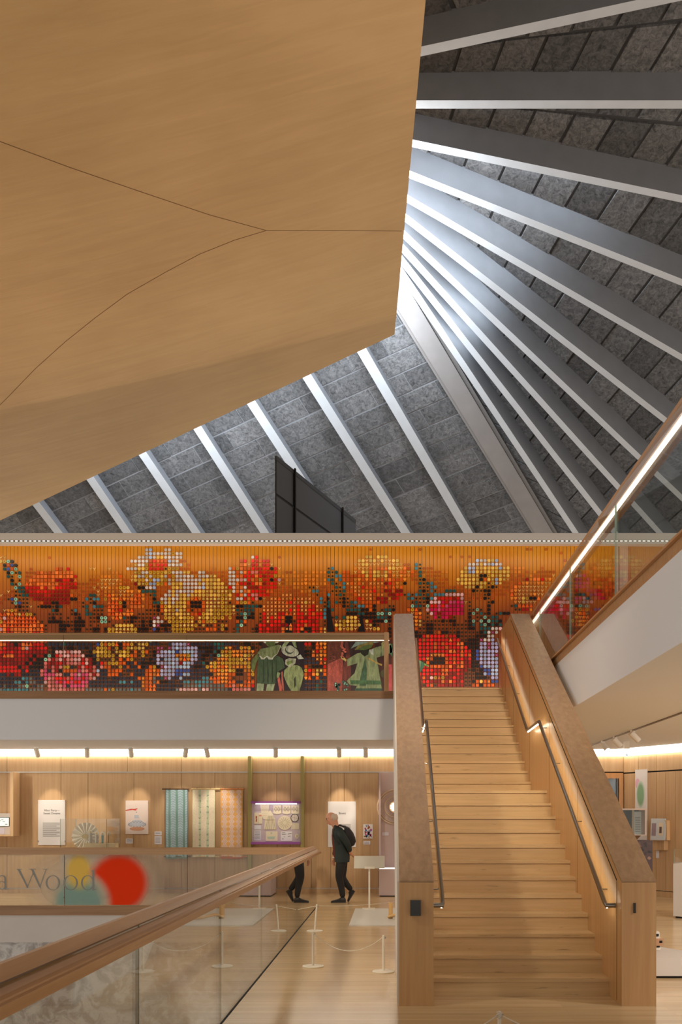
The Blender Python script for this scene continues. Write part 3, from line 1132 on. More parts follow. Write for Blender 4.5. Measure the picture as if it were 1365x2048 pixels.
# printed film on the back balustrade: three soft blots
def blot_mat():
    mt, nt, b = new_mat('printed_film')
    nt.nodes.remove(b)
    out = nt.nodes['Material Output']
    geo = node(nt, 'ShaderNodeNewGeometry')
    sp = node(nt, 'ShaderNodeSeparateXYZ')
    nt.links.new(geo.outputs['Position'], sp.inputs[0])

    def val(v):
        return v

    def mth(op, a, b=None, c=None):
        n = node(nt, 'ShaderNodeMath', operation=op)
        for i, q in enumerate((a, b, c)):
            if q is None:
                continue
            if isinstance(q, (int, float)):
                n.inputs[i].default_value = q
            else:
                nt.links.new(q, n.inputs[i])
        return n.outputs[0]

    def ell(px, py, rx, ry, s0, s1):
        cx, cz = X(px, D0), Z(py, D0)
        rx, ry = rx * D0 / F, ry * D0 / F
        dx = mth('DIVIDE', mth('SUBTRACT', sp.outputs['X'], cx), rx)
        dz = mth('DIVIDE', mth('SUBTRACT', sp.outputs['Z'], cz), ry)
        r = mth('SQRT', mth('ADD', mth('MULTIPLY', dx, dx), mth('MULTIPLY', dz, dz)))
        mr = node(nt, 'ShaderNodeMapRange', interpolation_type='SMOOTHSTEP')
        mr.inputs['From Min'].default_value = s0
        mr.inputs['From Max'].default_value = s1
        mr.inputs['To Min'].default_value = 1
        mr.inputs['To Max'].default_value = 0
        nt.links.new(r, mr.inputs['Value'])
        return mr.outputs['Result']
    teal = ell(158, 1806, 54, 54, 0.62, 1.2)
    yel = ell(158, 1742, 27, 37, 0.55, 1.25)
    red = ell(238, 1766, 60, 60, 0.74, 1.2)
    bite = ell(140, 1806, 84, 74, 0.80, 1.08)
    red = mth('MULTIPLY', red, mth('SUBTRACT', 1.0, bite))
    pale = ell(190, 1770, 160, 90, 0.45, 1.0)

    def mixc(f, a, c):
        n = node(nt, 'ShaderNodeMix', data_type='RGBA')
        nt.links.new(f, n.inputs[0])
        if isinstance(a, tuple):
            n.inputs[6].default_value = a
        else:
            nt.links.new(a, n.inputs[6])
        n.inputs[7].default_value = c
        return n.outputs[2]
    col = mixc(teal, S(226, 212, 196), S(168, 198, 190))
    col = mixc(yel, col, S(246, 220, 120))
    col = mixc(red, col, S(250, 84, 40))
    al = mth('MAXIMUM', mth('MULTIPLY', teal, 0.93), mth('MULTIPLY', yel, 0.95))
    al = mth('MAXIMUM', al, red)
    al = mth('MAXIMUM', al, mth('MULTIPLY', pale, 0.55))
    df = node(nt, 'ShaderNodeBsdfDiffuse')
    nt.links.new(col, df.inputs['Color'])
    tl = node(nt, 'ShaderNodeBsdfTranslucent')
    nt.links.new(col, tl.inputs['Color'])
    m1 = node(nt, 'ShaderNodeMixShader')
    m1.inputs[0].default_value = 0.45
    nt.links.new(df.outputs[0], m1.inputs[1])
    nt.links.new(tl.outputs[0], m1.inputs[2])
    tr = node(nt, 'ShaderNodeBsdfTransparent')
    mx = node(nt, 'ShaderNodeMixShader')
    nt.links.new(al, mx.inputs[0])
    nt.links.new(tr.outputs[0], mx.inputs[1])
    nt.links.new(m1.outputs[0], mx.inputs[2])
    nt.links.new(mx.outputs[0], out.inputs['Surface'])
    return mt


BM = blot_mat()
for a, b in ((36, 128), (130, 330)):
    MB().box(X(a, D0), X(b, D0), D0 - 0.0125, D0 - 0.0105, 0.02, 0.955).build('printed_film', BM, bb, label='soft red, yellow and teal print')


# lettering: a Wood, drawn as thick and thin strokes
def ring_glyph(mb, cx, cy, rx, ry, thick, thin, y, rot=0.0, n=28):
    vs, fs = [], []
    for k in range(n):
        a = 2 * math.pi * k / n
        ox, oz = rx * math.cos(a), ry * math.sin(a)
        ix, iz = (rx - thick) * math.cos(a + rot), (ry - thin) * math.sin(a + rot)
        for (qx, qz) in ((ox, oz), (ix, iz)):
            for yy in (y, y - 0.002):
                p = P(cx + qx, cy - qz, D0)
                vs.append((p.x, yy, p.z))
    for k in range(n):
        a, b = k * 4, ((k + 1) % n) * 4
        fs += [(a, a + 2, b + 2, b), (a + 1, b + 1, b + 3, a + 3), (a, b, b + 1, a + 1), (a + 2, a + 3, b + 3, b + 2)]
    return mb.add(vs, fs)


STK = [0]


def stroke(mb, pts, y):
    STK[0] = (STK[0] + 1) % 4
    y = y - 0.0022 - 0.0007 * STK[0]
    q = [P(a, b, D0) for a, b in pts]
    return mb.prism([(p.x, y, p.z) for p in q], (0, -0.002, 0))


YL = D0 - 0.013
M['letter'] = plain('grey_vinyl', S(138, 138, 132), 0.6)
m = MB()
stroke(m, [(36, 1739), (41, 1739), (58, 1775), (55.5, 1776.5)], YL)
stroke(m, [(55.5, 1776.5), (54.5, 1774), (68, 1742), (69.5, 1742)], YL)
stroke(m, [(63, 1739), (68, 1739), (83, 1775), (80.5, 1776.5)], YL)
stroke(m, [(80.5, 1776.5), (79.5, 1774), (92, 1739), (93.5, 1739)], YL)
stroke(m, [(33.5, 1737.6), (45, 1737.6), (45, 1738.8), (33.5, 1738.8)], YL)
stroke(m, [(59, 1737.6), (73, 1737.6), (73, 1738.8), (59, 1738.8)], YL)
stroke(m, [(87, 1737.6), (96, 1737.6), (96, 1738.8), (87, 1738.8)], YL)
m.build('letter', M['letter'], bb, label='grey letter W')
for cx in (106.5, 142):
    ring_glyph(MB(), cx, 1765.5, 14.6, 15, 3.6, 1.2, YL, 0.25).build('letter', M['letter'], bb, label='grey letter o')
m = ring_glyph(MB(), 176, 1765.5, 13.4, 15, 3.4, 1.2, YL, 0.25)
stroke(m, [(185.5, 1741), (189.3, 1739), (189.3, 1778), (185.5, 1780)], YL)
stroke(m, [(183, 1741.5), (189.3, 1739), (189.3, 1740.5), (183, 1742.8)], YL)
stroke(m, [(185.5, 1778.5), (194, 1777.5), (194, 1779), (185.5, 1780.8)], YL)
m.build('letter', M['letter'], bb, label='grey letter d')
m = ring_glyph(MB(), 4.5, 1770.5, 8, 8.4, 2.4, 1.2, YL, 0.3)
stroke(m, [(9.5, 1753), (13, 1756), (13, 1777), (9.5, 1779)], YL)
stroke(m, [(-1, 1753), (4, 1750), (9.5, 1751), (13, 1756), (10, 1756), (7, 1752.5), (3, 1752), (-1, 1756)], YL)
stroke(m, [(11, 1777), (18, 1777), (18, 1778.6), (11, 1779.6)], YL)
m.build('letter', M['letter'], bb, label='grey letter a')
adopt(bb)

# ================================================================ MURAL OF COLOURED TILES
mu = thing('mural', 'wide mosaic mural of big flowers made of small coloured tiles on orange strips', 'mural', (-2.3, 19.36, UP))
DM = 19.36
COLX = [(-22, -161.7), (-2, -12.7), (0, 2.2), (20, 151.6), (40, 301.6), (60, 453.0), (80, 604.6), (100, 757.1), (119, 901.6), (139, 1054.9), (163, 1237.0)]


def colx(c):
    for (a, x0), (b, x1) in zip(COLX[:-1], COLX[1:]):
        if c <= b:
            return x0 + (x1 - x0) * (c - a) / (b - a)
    return COLX[-1][1]


def rowy(r, px):
    return 1093.1 + 7.55 * r - 2.0 * px / 1100


def strip_mat():
    mt, nt, b = new_mat('mural_strip')
    geo = node(nt, 'ShaderNodeNewGeometry')
    sp = node(nt, 'ShaderNodeSeparateXYZ')
    nt.links.new(geo.outputs['Position'], sp.inputs[0])
    mr = node(nt, 'ShaderNodeMapRange')
    mr.inputs['From Min'].default_value = Z(1383, DM)
    mr.inputs['From Max'].default_value = Z(1089, DM)
    nt.links.new(sp.outputs['Z'], mr.inputs['Value'])
    r = node(nt, 'ShaderNodeValToRGB')
    e = r.color_ramp.elements
    e[0].position, e[0].color = 0.0, S(122, 66, 34)
    e[1].position, e[1].color = 1.0, S(214, 140, 20)
    for p, c in ((0.30, S(112, 52, 14)), (0.50, S(146, 66, 14)), (0.68, S(186, 96, 12)), (0.84, S(206, 126, 14))):
        q = e.new(p)
        q.color = c
    tc = node(nt, 'ShaderNodeTexCoord')
    n = node(nt, 'ShaderNodeTexNoise')
    n.inputs['Scale'].default_value = 1.3
    n.inputs['Detail'].default_value = 4
    nt.links.new(tc.outputs['Object'], n.inputs['Vector'])
    ma = node(nt, 'ShaderNodeMath', operation='MULTIPLY_ADD')
    ma.inputs[1].default_value = 0.22
    nt.links.new(n.outputs['Fac'], ma.inputs[0])
    sb = node(nt, 'ShaderNodeMath', operation='SUBTRACT')
    sb.inputs[1].default_value = 0.11
    nt.links.new(mr.outputs['Result'], sb.inputs[0])
    nt.links.new(sb.outputs[0], ma.inputs[2])
    nt.links.new(ma.outputs[0], r.inputs['Fac'])
    nt.links.new(r.outputs['Color'], b.inputs['Base Color'])
    b.inputs['Roughness'].default_value = 0.4
    return mt


M['strip'] = strip_mat()
ztop, zbot = Z(1088.5, DM), UP
for c in range(-20, 163):
    x0, x1 = X(colx(c - 0.5), DM), X(colx(c + 0.5), DM)
    MB().box(x0 + 0.004, x1 - 0.004, DM, DM + 0.04, zbot, ztop).build('mural_strip', M['strip'], mu)
MB().box(X(-155, DM), X(1240, DM), DM + 0.045, DM + 0.09, zbot, ztop).build('backing', M['dark'], mu)

PAL = {
    'W': ((205, 196, 192), 'scal'), 'B': ((160, 178, 212), 'disc'), 'L': ((164, 162, 204), 'disc'), 'Y': ((222, 178, 76), 'disc'),
    'y': ((202, 156, 44), 'ring2'), 'S': ((224, 190, 96), 'star'), 'O': ((238, 118, 44), 'sq'), 'o': ((210, 88, 14), 'sq'), 'A': ((236, 92, 22), 'tri'),
    'V': ((236, 138, 44), 'heart'), 'v': ((232, 196, 116), 'wye'), 'R': ((222, 16, 10), 'rsq'), 'r': ((152, 8, 6), 'rsq'), 'c': ((196, 84, 22), 'ring'),
    'K': ((20, 16, 16), 'disc'), 'k': ((34, 34, 18), 'small'), 'T': ((28, 82, 82), 'rsq'), 't': ((66, 128, 146), 'rsq'), 'C': ((150, 204, 178), 'cel'),
    'P': ((206, 104, 100), 'disc'), 'p': ((216, 72, 120), 'disc'), 'M': ((208, 4, 78), 'sq'), 'X': ((186, 84, 150), 'cross'), 'w': ((218, 168, 172), 'disc'),
    'D': ((40, 44, 62), 'rsq'), 'N': ((56, 80, 158), 'rsq'), 'x': ((240, 158, 78), 'cross'), 'e': ((216, 126, 34), 'sq2'), 'g': ((96, 112, 118), 'sq2'), 'G': ((20, 70, 50), 'disc'),  # the grey-blue tiles are glass reflections painted as tile colour
}
UL = [  # upper part, rows 0..22: eight blocks of columns joined per row
    ["", "", "", "", "", "", "", ""],
    ["", "                   W", "B   WW", "", "                  c ", "           c", "", "cc   c"],
    ["", "                   W", "BWWWWWyWW", "", "", "", "", "         c"],
    ["vv           c", "                 WWW", "BWYYWWWWW", "       WR     c", "                 YY ", "YYY", "c  c c", ""],
    ["YyCK", "               WWWWW", "oRoooBWWcc", "    oR RRoRR", "               YYvYY", "vYvvYY", "       BWWYYB", "          c"],
    [" KoNK", "                SWWy", "RoRRRWWWW c", "    OOvRReRRv", "              vvYYvv", "vvvvvYvcc tk", "     WWWYWWBWW", ""],
    [" TNoC   c      oo R ", "    vv   v    WWWYYy", "RRRRkyyyccc     ee", " WoyOooRRRRRKRv", "       kt     evvvO ", "OOOYYvvOo tkccc", "    YBBYYYYYYBSYeeee", "    c"],
    ["  KCkT cccoOOoOOOOOO", "       eeeeee   SyWW", "yyyyYyWWWSYccWWccccc", "cWWoWORPPRRRRR eccee", "eeeeeeeTkT oo vOYYOY", "YeYOvvOOvocTcccccee", "   YYBBYSYYYYYYYeeee", "ceeccccc"],
    ["  Tk C ccOOOOoOOOOOO", "R   eeeeeee oe vYWWy", "WyyYWoyWWWWWeWWWSScc", "cWWoORRRORrRRyeeeeee", "eeeeeeekkttooooooYoY", "YvYoVvVVVocT ccccee", "   YYYYSKKyYSYSYcecc", "eecccccv     wPp o e   "],
    ["   K k cOOOOooOrrRRr", "O   cccvvvvveccvYyyW", "yBBYyWSWWWWWWWYYYYYc", "cWWWPWROoyRRKRwceeee", "eVVVeeetTetoooVVoVoV", "oAVOAAoV cckKcecccc", "  YYYSYYKoYSBYSvcccc", "reOORVV      ppopooooo "],
    ["   TkC AOoOOOOOORRRR", "RcccccxvevveecccrYSy", "BByyoWYYYWWWWYWYYYYY", "cWWORRrROOrRRRvceeee", "eVeeeeecTkctxoxoxoxx", "xxrRAV K  cTkTtcccc", "  vYYYYYYYkyBSccccAV", "VVVVVvv      ppppoeeoe "],
    ["    CTTRRRROROORRRRr", "rccccvcvveeeyyYccKKW", "WBccccYYYWWWWWBYYYYY", "SRWOOWrrrRRRRRccccee", "eekkvccccTktoxxxRAAA", "VAAAAVo    kkkttccc", "ccccSYSKYykKkccccOVv", "vvvvvv       pppPoeeooo "],
    ["  vckTTrRRRRRRRrrrr ", "ccccccvceee vvVV VTT", "TTcccWYWWWWWYYYSYSYS", "SyWOWOORRRRAAccccccc", "eeVttccckkkTcoxxoeAR", " orrorr    TKktkccT", "TTccccKkkKKcccccOVvv", "vvvvv        RoRpMMRooo "],
    ["vccckkTTrrrrRRrrrrro", "ccccTTvceAVVvVVvAAVc", "kTccWWYWYYWYSYYYYYYy", "yYcROWRPPRRRcccxxxcc", "cceckcctckTkccoxxxxo", "ox rrRRktktTkTctttw", "wwwwccccckKcccc AVvv", "vVVvv        KKDoMpMooo"],
    ["cckNCkkkcrrrrrrrrrrK", "KcctkttcyAVVAVVOOAVc", "cKcWWYWWYYYVAVSSSSSy", "SS WWRORPKvcxxAxxVAx", "xxxcctckcckKkccRAxxo", "rrrerR  TtkkTKtwRRR", "RrRwcccccKkc    VVvY", "yKKO     t   ppwKoPMMoo"],
    ["c  kCNkk  corrKKrrr ", "cckckKcc OAAyKoOAA c", "cTTyWYWYYYoKKKoSSSSy", "Sk oyyok   xxxxxARxx", "xYxxctkTcTkKkTtcoooo", "orr      kTkkKwwwMR", "ppMpvk    kK     VvY", "vvv     wPk  pPwww     "],
    ["    kKkkv kKKKkKTcc ", "cckT tTTcAOAoK OOOV ", "okKoyYYYYY KKKoSSSSy", "yySKKTTTTKxxxxxxxxxR", "xxoRxckTcccKkTkttooK", "   kk    CTTkCRRpRp", "MMMM k    K     kToA", "AA    PRRC   KC     k   "],
    [" vVyVkkk      TK   k", "t  T kkk OAAR OA   k", "kkKoYSyWYSokoooYYyyy", "yySTkTTT  xxxxxxxRxR", "xxRRxxt T   TTTTKKoK", " kTTK   oyAk wMMpMM", "MMMM kkCk K      kkr", "re   ppRRw   Oy  KNNN   "],
    ["AAVAVSAyyk   kkkk  k", "Kk TTkkk oAOOVOV kkk", "kkkkYSSYYSSooRyYYyyy", "yyvkTCTK kRxxxRRAAxR", "RxRoRRt     KKKTTKKK", "CCTC     voV kwMrMM", "MMMM KCkTkK kTKK    ", "         w   vAAD       "],
    ["OwAOAAAAAA   kK k k ", "kK  kkKCC VAVTkKKkkk", "kXW yYyyYYyy SyYyyyy", " y KKCKK kRxRxRoKKoR", "RrRRRRt kT TYYYkKKKK", "TTTK     vVo k MkMM", "rk   K kkCkTT       ", "             YvAA       "],
    ["yAAOAAAAAAOk KKKKkkk", "KKK kkkCCk   kkKkkKk", "KWWWkyyyyyySkyoyyykk", "k  oTo   kRxRRRoKKkR", "RRRrR k  vSyYYYv YrK", "KKCK     VVSkkkkkKk", "KK  kKCkCKCTTK      ", "            yOOo        "],
    ["AOAAAAAAOOoOk   KKKk", "KKK k k   kYYYYYkkKk", "KWXKKKyySSSSykSkkoky", "e  TCk  kRRrRRRrrOrR", "RORRR k  YYySYYY vSK", "k  k     KVSkKKkkkk", "kKkkkKT TCKTKT      ", "            oOO         "],
    ["wOROOOOOOOOAk   KK k", "KK kkKK KyySSSSYyKKK", "kNKkKkyyyyyykkkoooky", "K kT   kKRrRrrrOxOrR", "OKKRroS  oYvyYvv vvy", "Y  K     ookkKKkkkk", "kkkkkKK TTTWWw      ", ""],
    ["OORROOOOORROk   KKkk", "KKkkkKK KyyYYSSyYKKK", "kDKkDDyyyykkkkkkkkDk", "k kT   kKRrRrrroKKrR", "KRKRroS", "   K     KKkkKKcoKK", "kkKkkkkkKTWXW", ""],
    ["OORRKOOOORRRk   KKkk", "KKkDDDD kyyYSyyYyyyS", "kDDDDDDDDDkkkkkkDDDk", "k kT   kkkRrRrr", "", "   K      KKRoRRRRc", "RRKkkkkKKKWW", ""],
    ["ORRKKKRRRORORDDTTTTT", "TDDDkDDyYSyyWWYyyySS", "CDDDDDDDDDDkkkkDDDDD", "DDDDkDDkkk", " kkrVVY", "          KRoRRRRRR", "ORRkkKKKXWWL", ""],
    ["OOrrKrOOARRRkDDDDTDD", "DDDDDkNyoyyAKooykSSy", "DDDkkDLLLLXDDDDDDTTT", "DDDDkKKkkK", " RRKAVV", "          xRRRRoRoR", "RROOKKKKLLXLL", ""],
    ["ARrrrROwRrRRRkKDKkKK", "kDDKDkyyyokyKoySyYSk", "kkXXkXLBLLLLLKKKKDTT", "SVkDyVyKk", " kkKoAV", "          RRRRRoRRo", "RRRORKKKLLXLL", ""],
    ["RRRRrRRRrrrrrkKwwwPw", "wwkkKyYYyykSyYykokyo", "kKXLLBBNLBBBLDDKKTKy", "VyVVVVVV", " KKxRVo", "          RRRRRRRRR", "OORARRKNLBLLL", ""],
    ["rAOOrRRrrKrrKCKRPwwP", "PPwKKDYyyyykYYyookyk", "kKLLLLLVVVyBLDKKDKCS", "yyVVVYyv", " KKOxVV", "          RRRRxVVOR", "RRRORoKNBLLLX", ""],
    ["rrrrrrrrKrKKCPrPwrPP", "wwrPrKykkkykokoykkDk", "KDLDBBLBVAVLLDKkDkVV", "VyyyyvV", " DDDxxR", "           RRVoKKKo", "RoRRrRKNLBLBB", ""],
    ["rrrrrrrKrKKKPrrrRrPP", "PPRwrKDRoyyyooDDoDKK", "KKLLLBBLrBBLDDTKSyVy", "yyyyyyy", " DDDDAx", "             oKKKKo", "RAROrrKKLLLLL", ""],
    ["RRRRRKrrKKKKPrPrPyyD", "krPRrPDPookkyDoDDoKD", "oyKXLLBBBBBDKKDyVyVo", "Vyeeeey", " okKKKR", "            RRooooo", "OrOOrrKKNBBLB", ""],
    ["RRRRRRDRDDDPpDPrKooo", "opPPrPBDDooookDkDDDo", "oVoLLBLNNNNDDDDDVoVy", "VYyKKeey", " yRoSSo", "            RRRrroO", "RRRrrkKkKNNBB", ""],
    ["DDrDrrDDDDDPpppPPDDP", "pwppPrPDDoooDkkoDDDo", "OeOLLLLNNBBDDDDDDeVV", "VooKK oy", " orOYDo", "           RRRRRRAA", "rrRrkkkKKBNBB", ""],
    ["DDDDDDttgDDDpPPRRRPR", "ppRpPwDDDkDDDDDDDoeo", "OgDTXLDDBDDDDDttOAoV", "Vok   ok", " VADoDD", "           rorwyAyr", "rRrrkkkKKKkLL", ""],
    ["DDDDttDtggDDwPPpRpRp", "RRppDDDDDDDDttDtDDeo", "OgOKKDDkDttgttttgoOV", "VAoDDoAo", " DDDDTD", "           oRRrrrOr", "ORrRkkKoYoeNN", ""],
    ["DgDDDggCkDggkPPPPpDp", "pppPDDDDDDDDDDDDDDeo", "AODDDDDDDggggtgggggg", "oAPoVAoR", " DDDTDD", "           rkRokrrr", "rrrrkkooKooo", ""],
    ["gtttttttgggg PPPPPPP", "PPPgggggogyggggtgg o", "OODDDDDgwwwwwgwwgggg", "gDPPPPPD", " DDDTDD", "", "", ""],
]
BLK = [0, 20, 40, 60, 80, 100, 119, 139]
rnd = random.Random(3)
PW = 7.58 * DM / F      # tile pitch


def shape(kind, r):
    """outline of a tile as (x, z) pairs"""
    c = lambda n, rr, ph=0.0: [(rr * math.cos(2 * math.pi * k / n + ph), rr * math.sin(2 * math.pi * k / n + ph)) for k in range(n)]
    if kind in ('disc', 'ring2', 'cel'):
        return c(10, r)
    if kind == 'small':
        return c(8, r * 0.62)
    if kind == 'scal':
        return [((r if k % 2 else r * 0.84) * math.cos(math.pi * k / 6 + 0.2), (r if k % 2 else r * 0.84) * math.sin(math.pi * k / 6 + 0.2)) for k in range(12)]
    if kind == 'sq':
        q = r * 0.86
        return [(-q, -q), (q, -q), (q, q), (-q, q)]
    if kind == 'rsq':
        return [(r * 0.98 * math.cos(math.pi / 8 + k * math.pi / 4), r * 0.98 * math.sin(math.pi / 8 + k * math.pi / 4)) for k in range(8)]
    if kind == 'sq2':
        q = r * 0.7
        return [(-q, -q), (q, -q), (q, q), (-q, q)]
    if kind == 'tri':
        return [(-r, -r * 0.85), (r, -r * 0.85), (r * 0.15, r), (-r * 0.15, r)]
    if kind == 'heart':
        return [(0, -r), (r * 0.9, r * 0.1), (r * 0.85, r * 0.75), (r * 0.4, r * 0.9), (0, r * 0.7), (-r * 0.4, r * 0.9), (-r * 0.85, r * 0.75), (-r * 0.9, r * 0.1)]
    if kind == 'wye':
        return [(-r * 0.12, -r * 0.8), (r * 0.12, -r * 0.8), (r * 0.16, 0), (r * 0.95, r * 0.5), (r * 0.8, r * 0.75), (0, r * 0.25), (-r * 0.8, r * 0.75), (-r * 0.95, r * 0.5), (-r * 0.16, 0)]
    if kind == 'star':
        return [((r * 1.02 if k % 2 else r * 0.5) * math.cos(math.pi * k / 6), (r * 1.02 if k % 2 else r * 0.5) * math.sin(math.pi * k / 6)) for k in range(12)]
    if kind == 'cross':
        a, b = r * 0.98, r * 0.40
        return [((a if k % 2 else b) * math.cos(math.pi * k / 4), (a if k % 2 else b) * math.sin(math.pi * k / 4)) for k in range(8)]
    return c(8, r)


tiles = MB()
for r, blocks in enumerate(UL):
    for bi, s in enumerate(blocks):
        for k, ch in enumerate(s):
            if ch == ' ' or ch not in PAL:
                continue
            cpx = colx(BLK[bi] + k)
            if cpx > 1226:
                continue
            x, z = X(cpx, DM), Z(rowy(r, cpx), DM)
            (cr, cg, cb_), kind = PAL[ch]
            f = rnd.uniform(0.86, 1.12)
            col = S(min(255, cr * f), min(255, cg * f), min(255, cb_ * f))
            if ch == 'P' and rnd.random() < 0.3:
                col = S(214, 130, 126)
            R_ = PW * 0.44
            if ch == 'O' and rnd.random() < 0.35:
                kind = 'tri'
            tiles.col = col
            dp = 0.012 if kind in ('sq2', 'wye', 'small') else 0.022
            if kind == 'ring':
                o = shape('disc8', R_ * 0.82)
                i = shape('disc8', R_ * 0.42)
                vs = [(x + a, DM - 0.01, z + b) for a, b in o] + [(x + a, DM - 0.01, z + b) for a, b in i]
                tiles.add(vs, [(q, (q + 1) % 8, 8 + (q + 1) % 8, 8 + q) for q in range(8)])
                tiles.add([(x + a, DM, z + b) for a, b in o] + [(x + a, DM - 0.01, z + b) for a, b in o], [(q, (q + 1) % 8, 8 + (q + 1) % 8, 8 + q) for q in range(8)])
                continue
            o = shape(kind, R_)
            tiles.prism([(x + a, DM, z + b) for a, b in o], (0, -dp, 0))
            if kind == 'ring2':
                tiles.col = S(146, 104, 16)
                tiles.prism([(x + a, DM - dp, z + b) for a, b in shape('disc8', R_ * 0.42)], (0, -0.004, 0))
            if kind == 'cel':
                tiles.col = S(24, 104, 92)
                tiles.prism([(x + a, DM - dp, z + b) for a, b in shape('cross', R_ * 0.6)], (0, -0.004, 0))


def attr_mat(name, rough):
    mt, nt, b = new_mat(name)
    a = node(nt, 'ShaderNodeAttribute', attribute_name='Col')
    nt.links.new(a.outputs['Color'], b.inputs['Base Color'])
    b.inputs['Roughness'].default_value = rough
    return mt


M['tile'] = attr_mat('tile_glaze', 0.35)
tiles.build('mosaic_tiles', M['tile'], mu, kind='stuff')

def painted_mat():
    mt, nt, b = new_mat('painted_plate')
    a = node(nt, 'ShaderNodeAttribute', attribute_name='Col')
    tc = node(nt, 'ShaderNodeTexCoord')
    mp = node(nt, 'ShaderNodeMapping')
    mp.inputs['Scale'].default_value = (16, 16, 5)
    nt.links.new(tc.outputs['Object'], mp.inputs['Vector'])
    n = node(nt, 'ShaderNodeTexNoise')
    n.inputs['Scale'].default_value = 1.2
    n.inputs['Detail'].default_value = 8
    n.inputs['Roughness'].default_value = 0.7
    nt.links.new(mp.outputs['Vector'], n.inputs['Vector'])
    mr = node(nt, 'ShaderNodeMapRange')
    mr.inputs['From Min'].default_value = 0.3
    mr.inputs['From Max'].default_value = 0.7
    mr.inputs['To Min'].default_value = 0.35
    mr.inputs['To Max'].default_value = 1.35
    nt.links.new(n.outputs['Fac'], mr.inputs['Value'])
    hs = node(nt, 'ShaderNodeHueSaturation')
    hs.inputs['Saturation'].default_value = 0.85
    nt.links.new(mr.outputs['Result'], hs.inputs['Value'])
    nt.links.new(a.outputs['Color'], hs.inputs['Color'])
    nt.links.new(hs.outputs['Color'], b.inputs['Base Color'])
    b.inputs['Roughness'].default_value = 0.4
    return mt


M['painted'] = painted_mat()
# painted figures on the strips: flat cut plates
fig = {}


def plate(key, pts, col, layer, blk):
    """polygon in the pixels of the close views: blk 4, 5, 6 start at x = 450, 600, 750 and y = 1230 (9.1 px each)"""
    mb = fig.setdefault(key, MB())
    mb.col = S(*col)
    ox = {4: 450, 5: 600, 6: 750, 0: 0}[blk]
    q = []
    for a, b in pts:
        if blk:
            a, b = ox + a / 9.1, 1230 + b / 9.1
        q.append((X(a, DM), DM - 0.004 * layer, Z(b, DM)))
    mb.prism(q, (0, -0.0045, 0))


def ell(cx, cy, rx, ry, n=16, rot=0.0):
    return [(cx + rx * math.cos(2 * math.pi * k / n) * math.cos(rot) - ry * math.sin(2 * math.pi * k / n) * math.sin(rot), cy + rx * math.cos(2 * math.pi * k / n) * math.sin(rot) + ry * math.sin(2 * math.pi * k / n) * math.cos(rot)) for k in range(n)]


# grounds
plate('g', [(690, 440), (1365, 440), (1365, 1400), (560, 1400), (600, 900)], (66, 30, 20), 1, 4)
plate('g', [(1020, 440), (1440, 440), (1440, 1400), (900, 1400), (1000, 1000), (1040, 800)], (42, 22, 34), 2, 4)
plate('g', [(960, 1180), (990, 1100), (1060, 1400), (1000, 1400)], (186, 52, 28), 3, 4)
plate('g', [(1030, 1040), (1055, 1030), (1080, 1400), (1040, 1400)], (176, 62, 30), 3, 4)
plate('g', [(0, 440), (88, 440), (88, 1400), (0, 1400)], (58, 26, 38), 1, 5)
plate('g', [(505, 440), (900, 440), (900, 1400), (505, 1400)], (104, 36, 14), 1, 5)
plate('g', [(505, 900), (800, 760), (760, 1400), (505, 1400)], (168, 44, 20), 2, 5)
plate('g', [(780, 440), (1100, 440), (1100, 1400), (800, 1400)], (56, 28, 34), 2, 5)
plate('g', [(800, 1400), (770, 1150), (800, 900), (850, 700), (790, 440), (870, 440), (930, 800), (930, 1400)], (112, 34, 24), 3, 5)
plate('g', [(0, 450), (310, 450), (310, 1400), (0, 1400)], (72, 26, 24), 1, 6)
plate('g', [(250, 900), (312, 900), (312, 1400), (250, 1400)], (168, 12, 34), 2, 6)
# maze relief lines on the red ground
for k in range(90):
    a = rnd.uniform(510, 770)
    b = rnd.uniform(470, 1370)
    w_, h_ = (rnd.uniform(14, 40), 5) if k % 2 else (5, rnd.uniform(14, 40))
    plate('g', [(a, b), (min(a + w_, 778), b), (min(a + w_, 778), b + h_), (a, b + h_)], (196, 84, 38) if b > 700 else (128, 72, 30), 3, 5)
# tall dark spikes
for pts in ([(654.6, 1178), (657.5, 1205), (669.5, 1264), (655, 1264)], [(578, 1230), (584, 1264), (571, 1264)], [(723, 1222), (730.5, 1264), (716, 1264)]):
    plate('s', pts, (14, 8, 12), 4, 0)
# woman with the cape
plate('f1', ell(755, 465, 62, 55), (190, 188, 176), 5, 4)
plate('f1', ell(940, 465, 52, 52), (190, 188, 176), 5, 4)
plate('f1', ell(838, 515, 84, 74), (84, 98, 44), 6, 4)
plate('f1', [(605, 770), (960, 740), (1060, 800), (1100, 960), (985, 1020), (960, 1150), (915, 1265), (590, 1250), (595, 1000)], (62, 82, 56), 5, 4)
for a in (700, 780, 860, 930):
    plate('f1', [(a, 820), (a + 14, 820), (a + 20, 1230), (a - 4, 1230)], (40, 54, 38), 6, 4)
plate('f1', [(590, 745), (640, 760), (665, 808), (720, 810), (765, 765), (800, 812), (870, 815), (905, 760), (960, 715), (1030, 560), (990, 560), (930, 690), (760, 740)], (190, 188, 176), 6, 4)
plate('f1', [(590, 700), (660, 620), (820, 590), (985, 540), (1010, 580), (955, 710), (900, 745), (850, 790), (775, 745), (700, 790), (650, 745)], (116, 126, 82), 7, 4)
plate('f1', [(605, 700), (545, 760), (495, 830), (485, 900), (495, 1000), (530, 1040), (560, 960), (575, 880), (620, 780)], (92, 106, 52), 7, 4)
plate('f1', [(590, 1245), (720, 1258), (700, 1385), (580, 1385)], (150, 164, 128), 6, 4)
plate('f1', [(772, 1265), (912, 1258), (880, 1385), (755, 1385)], (150, 164, 128), 6, 4)
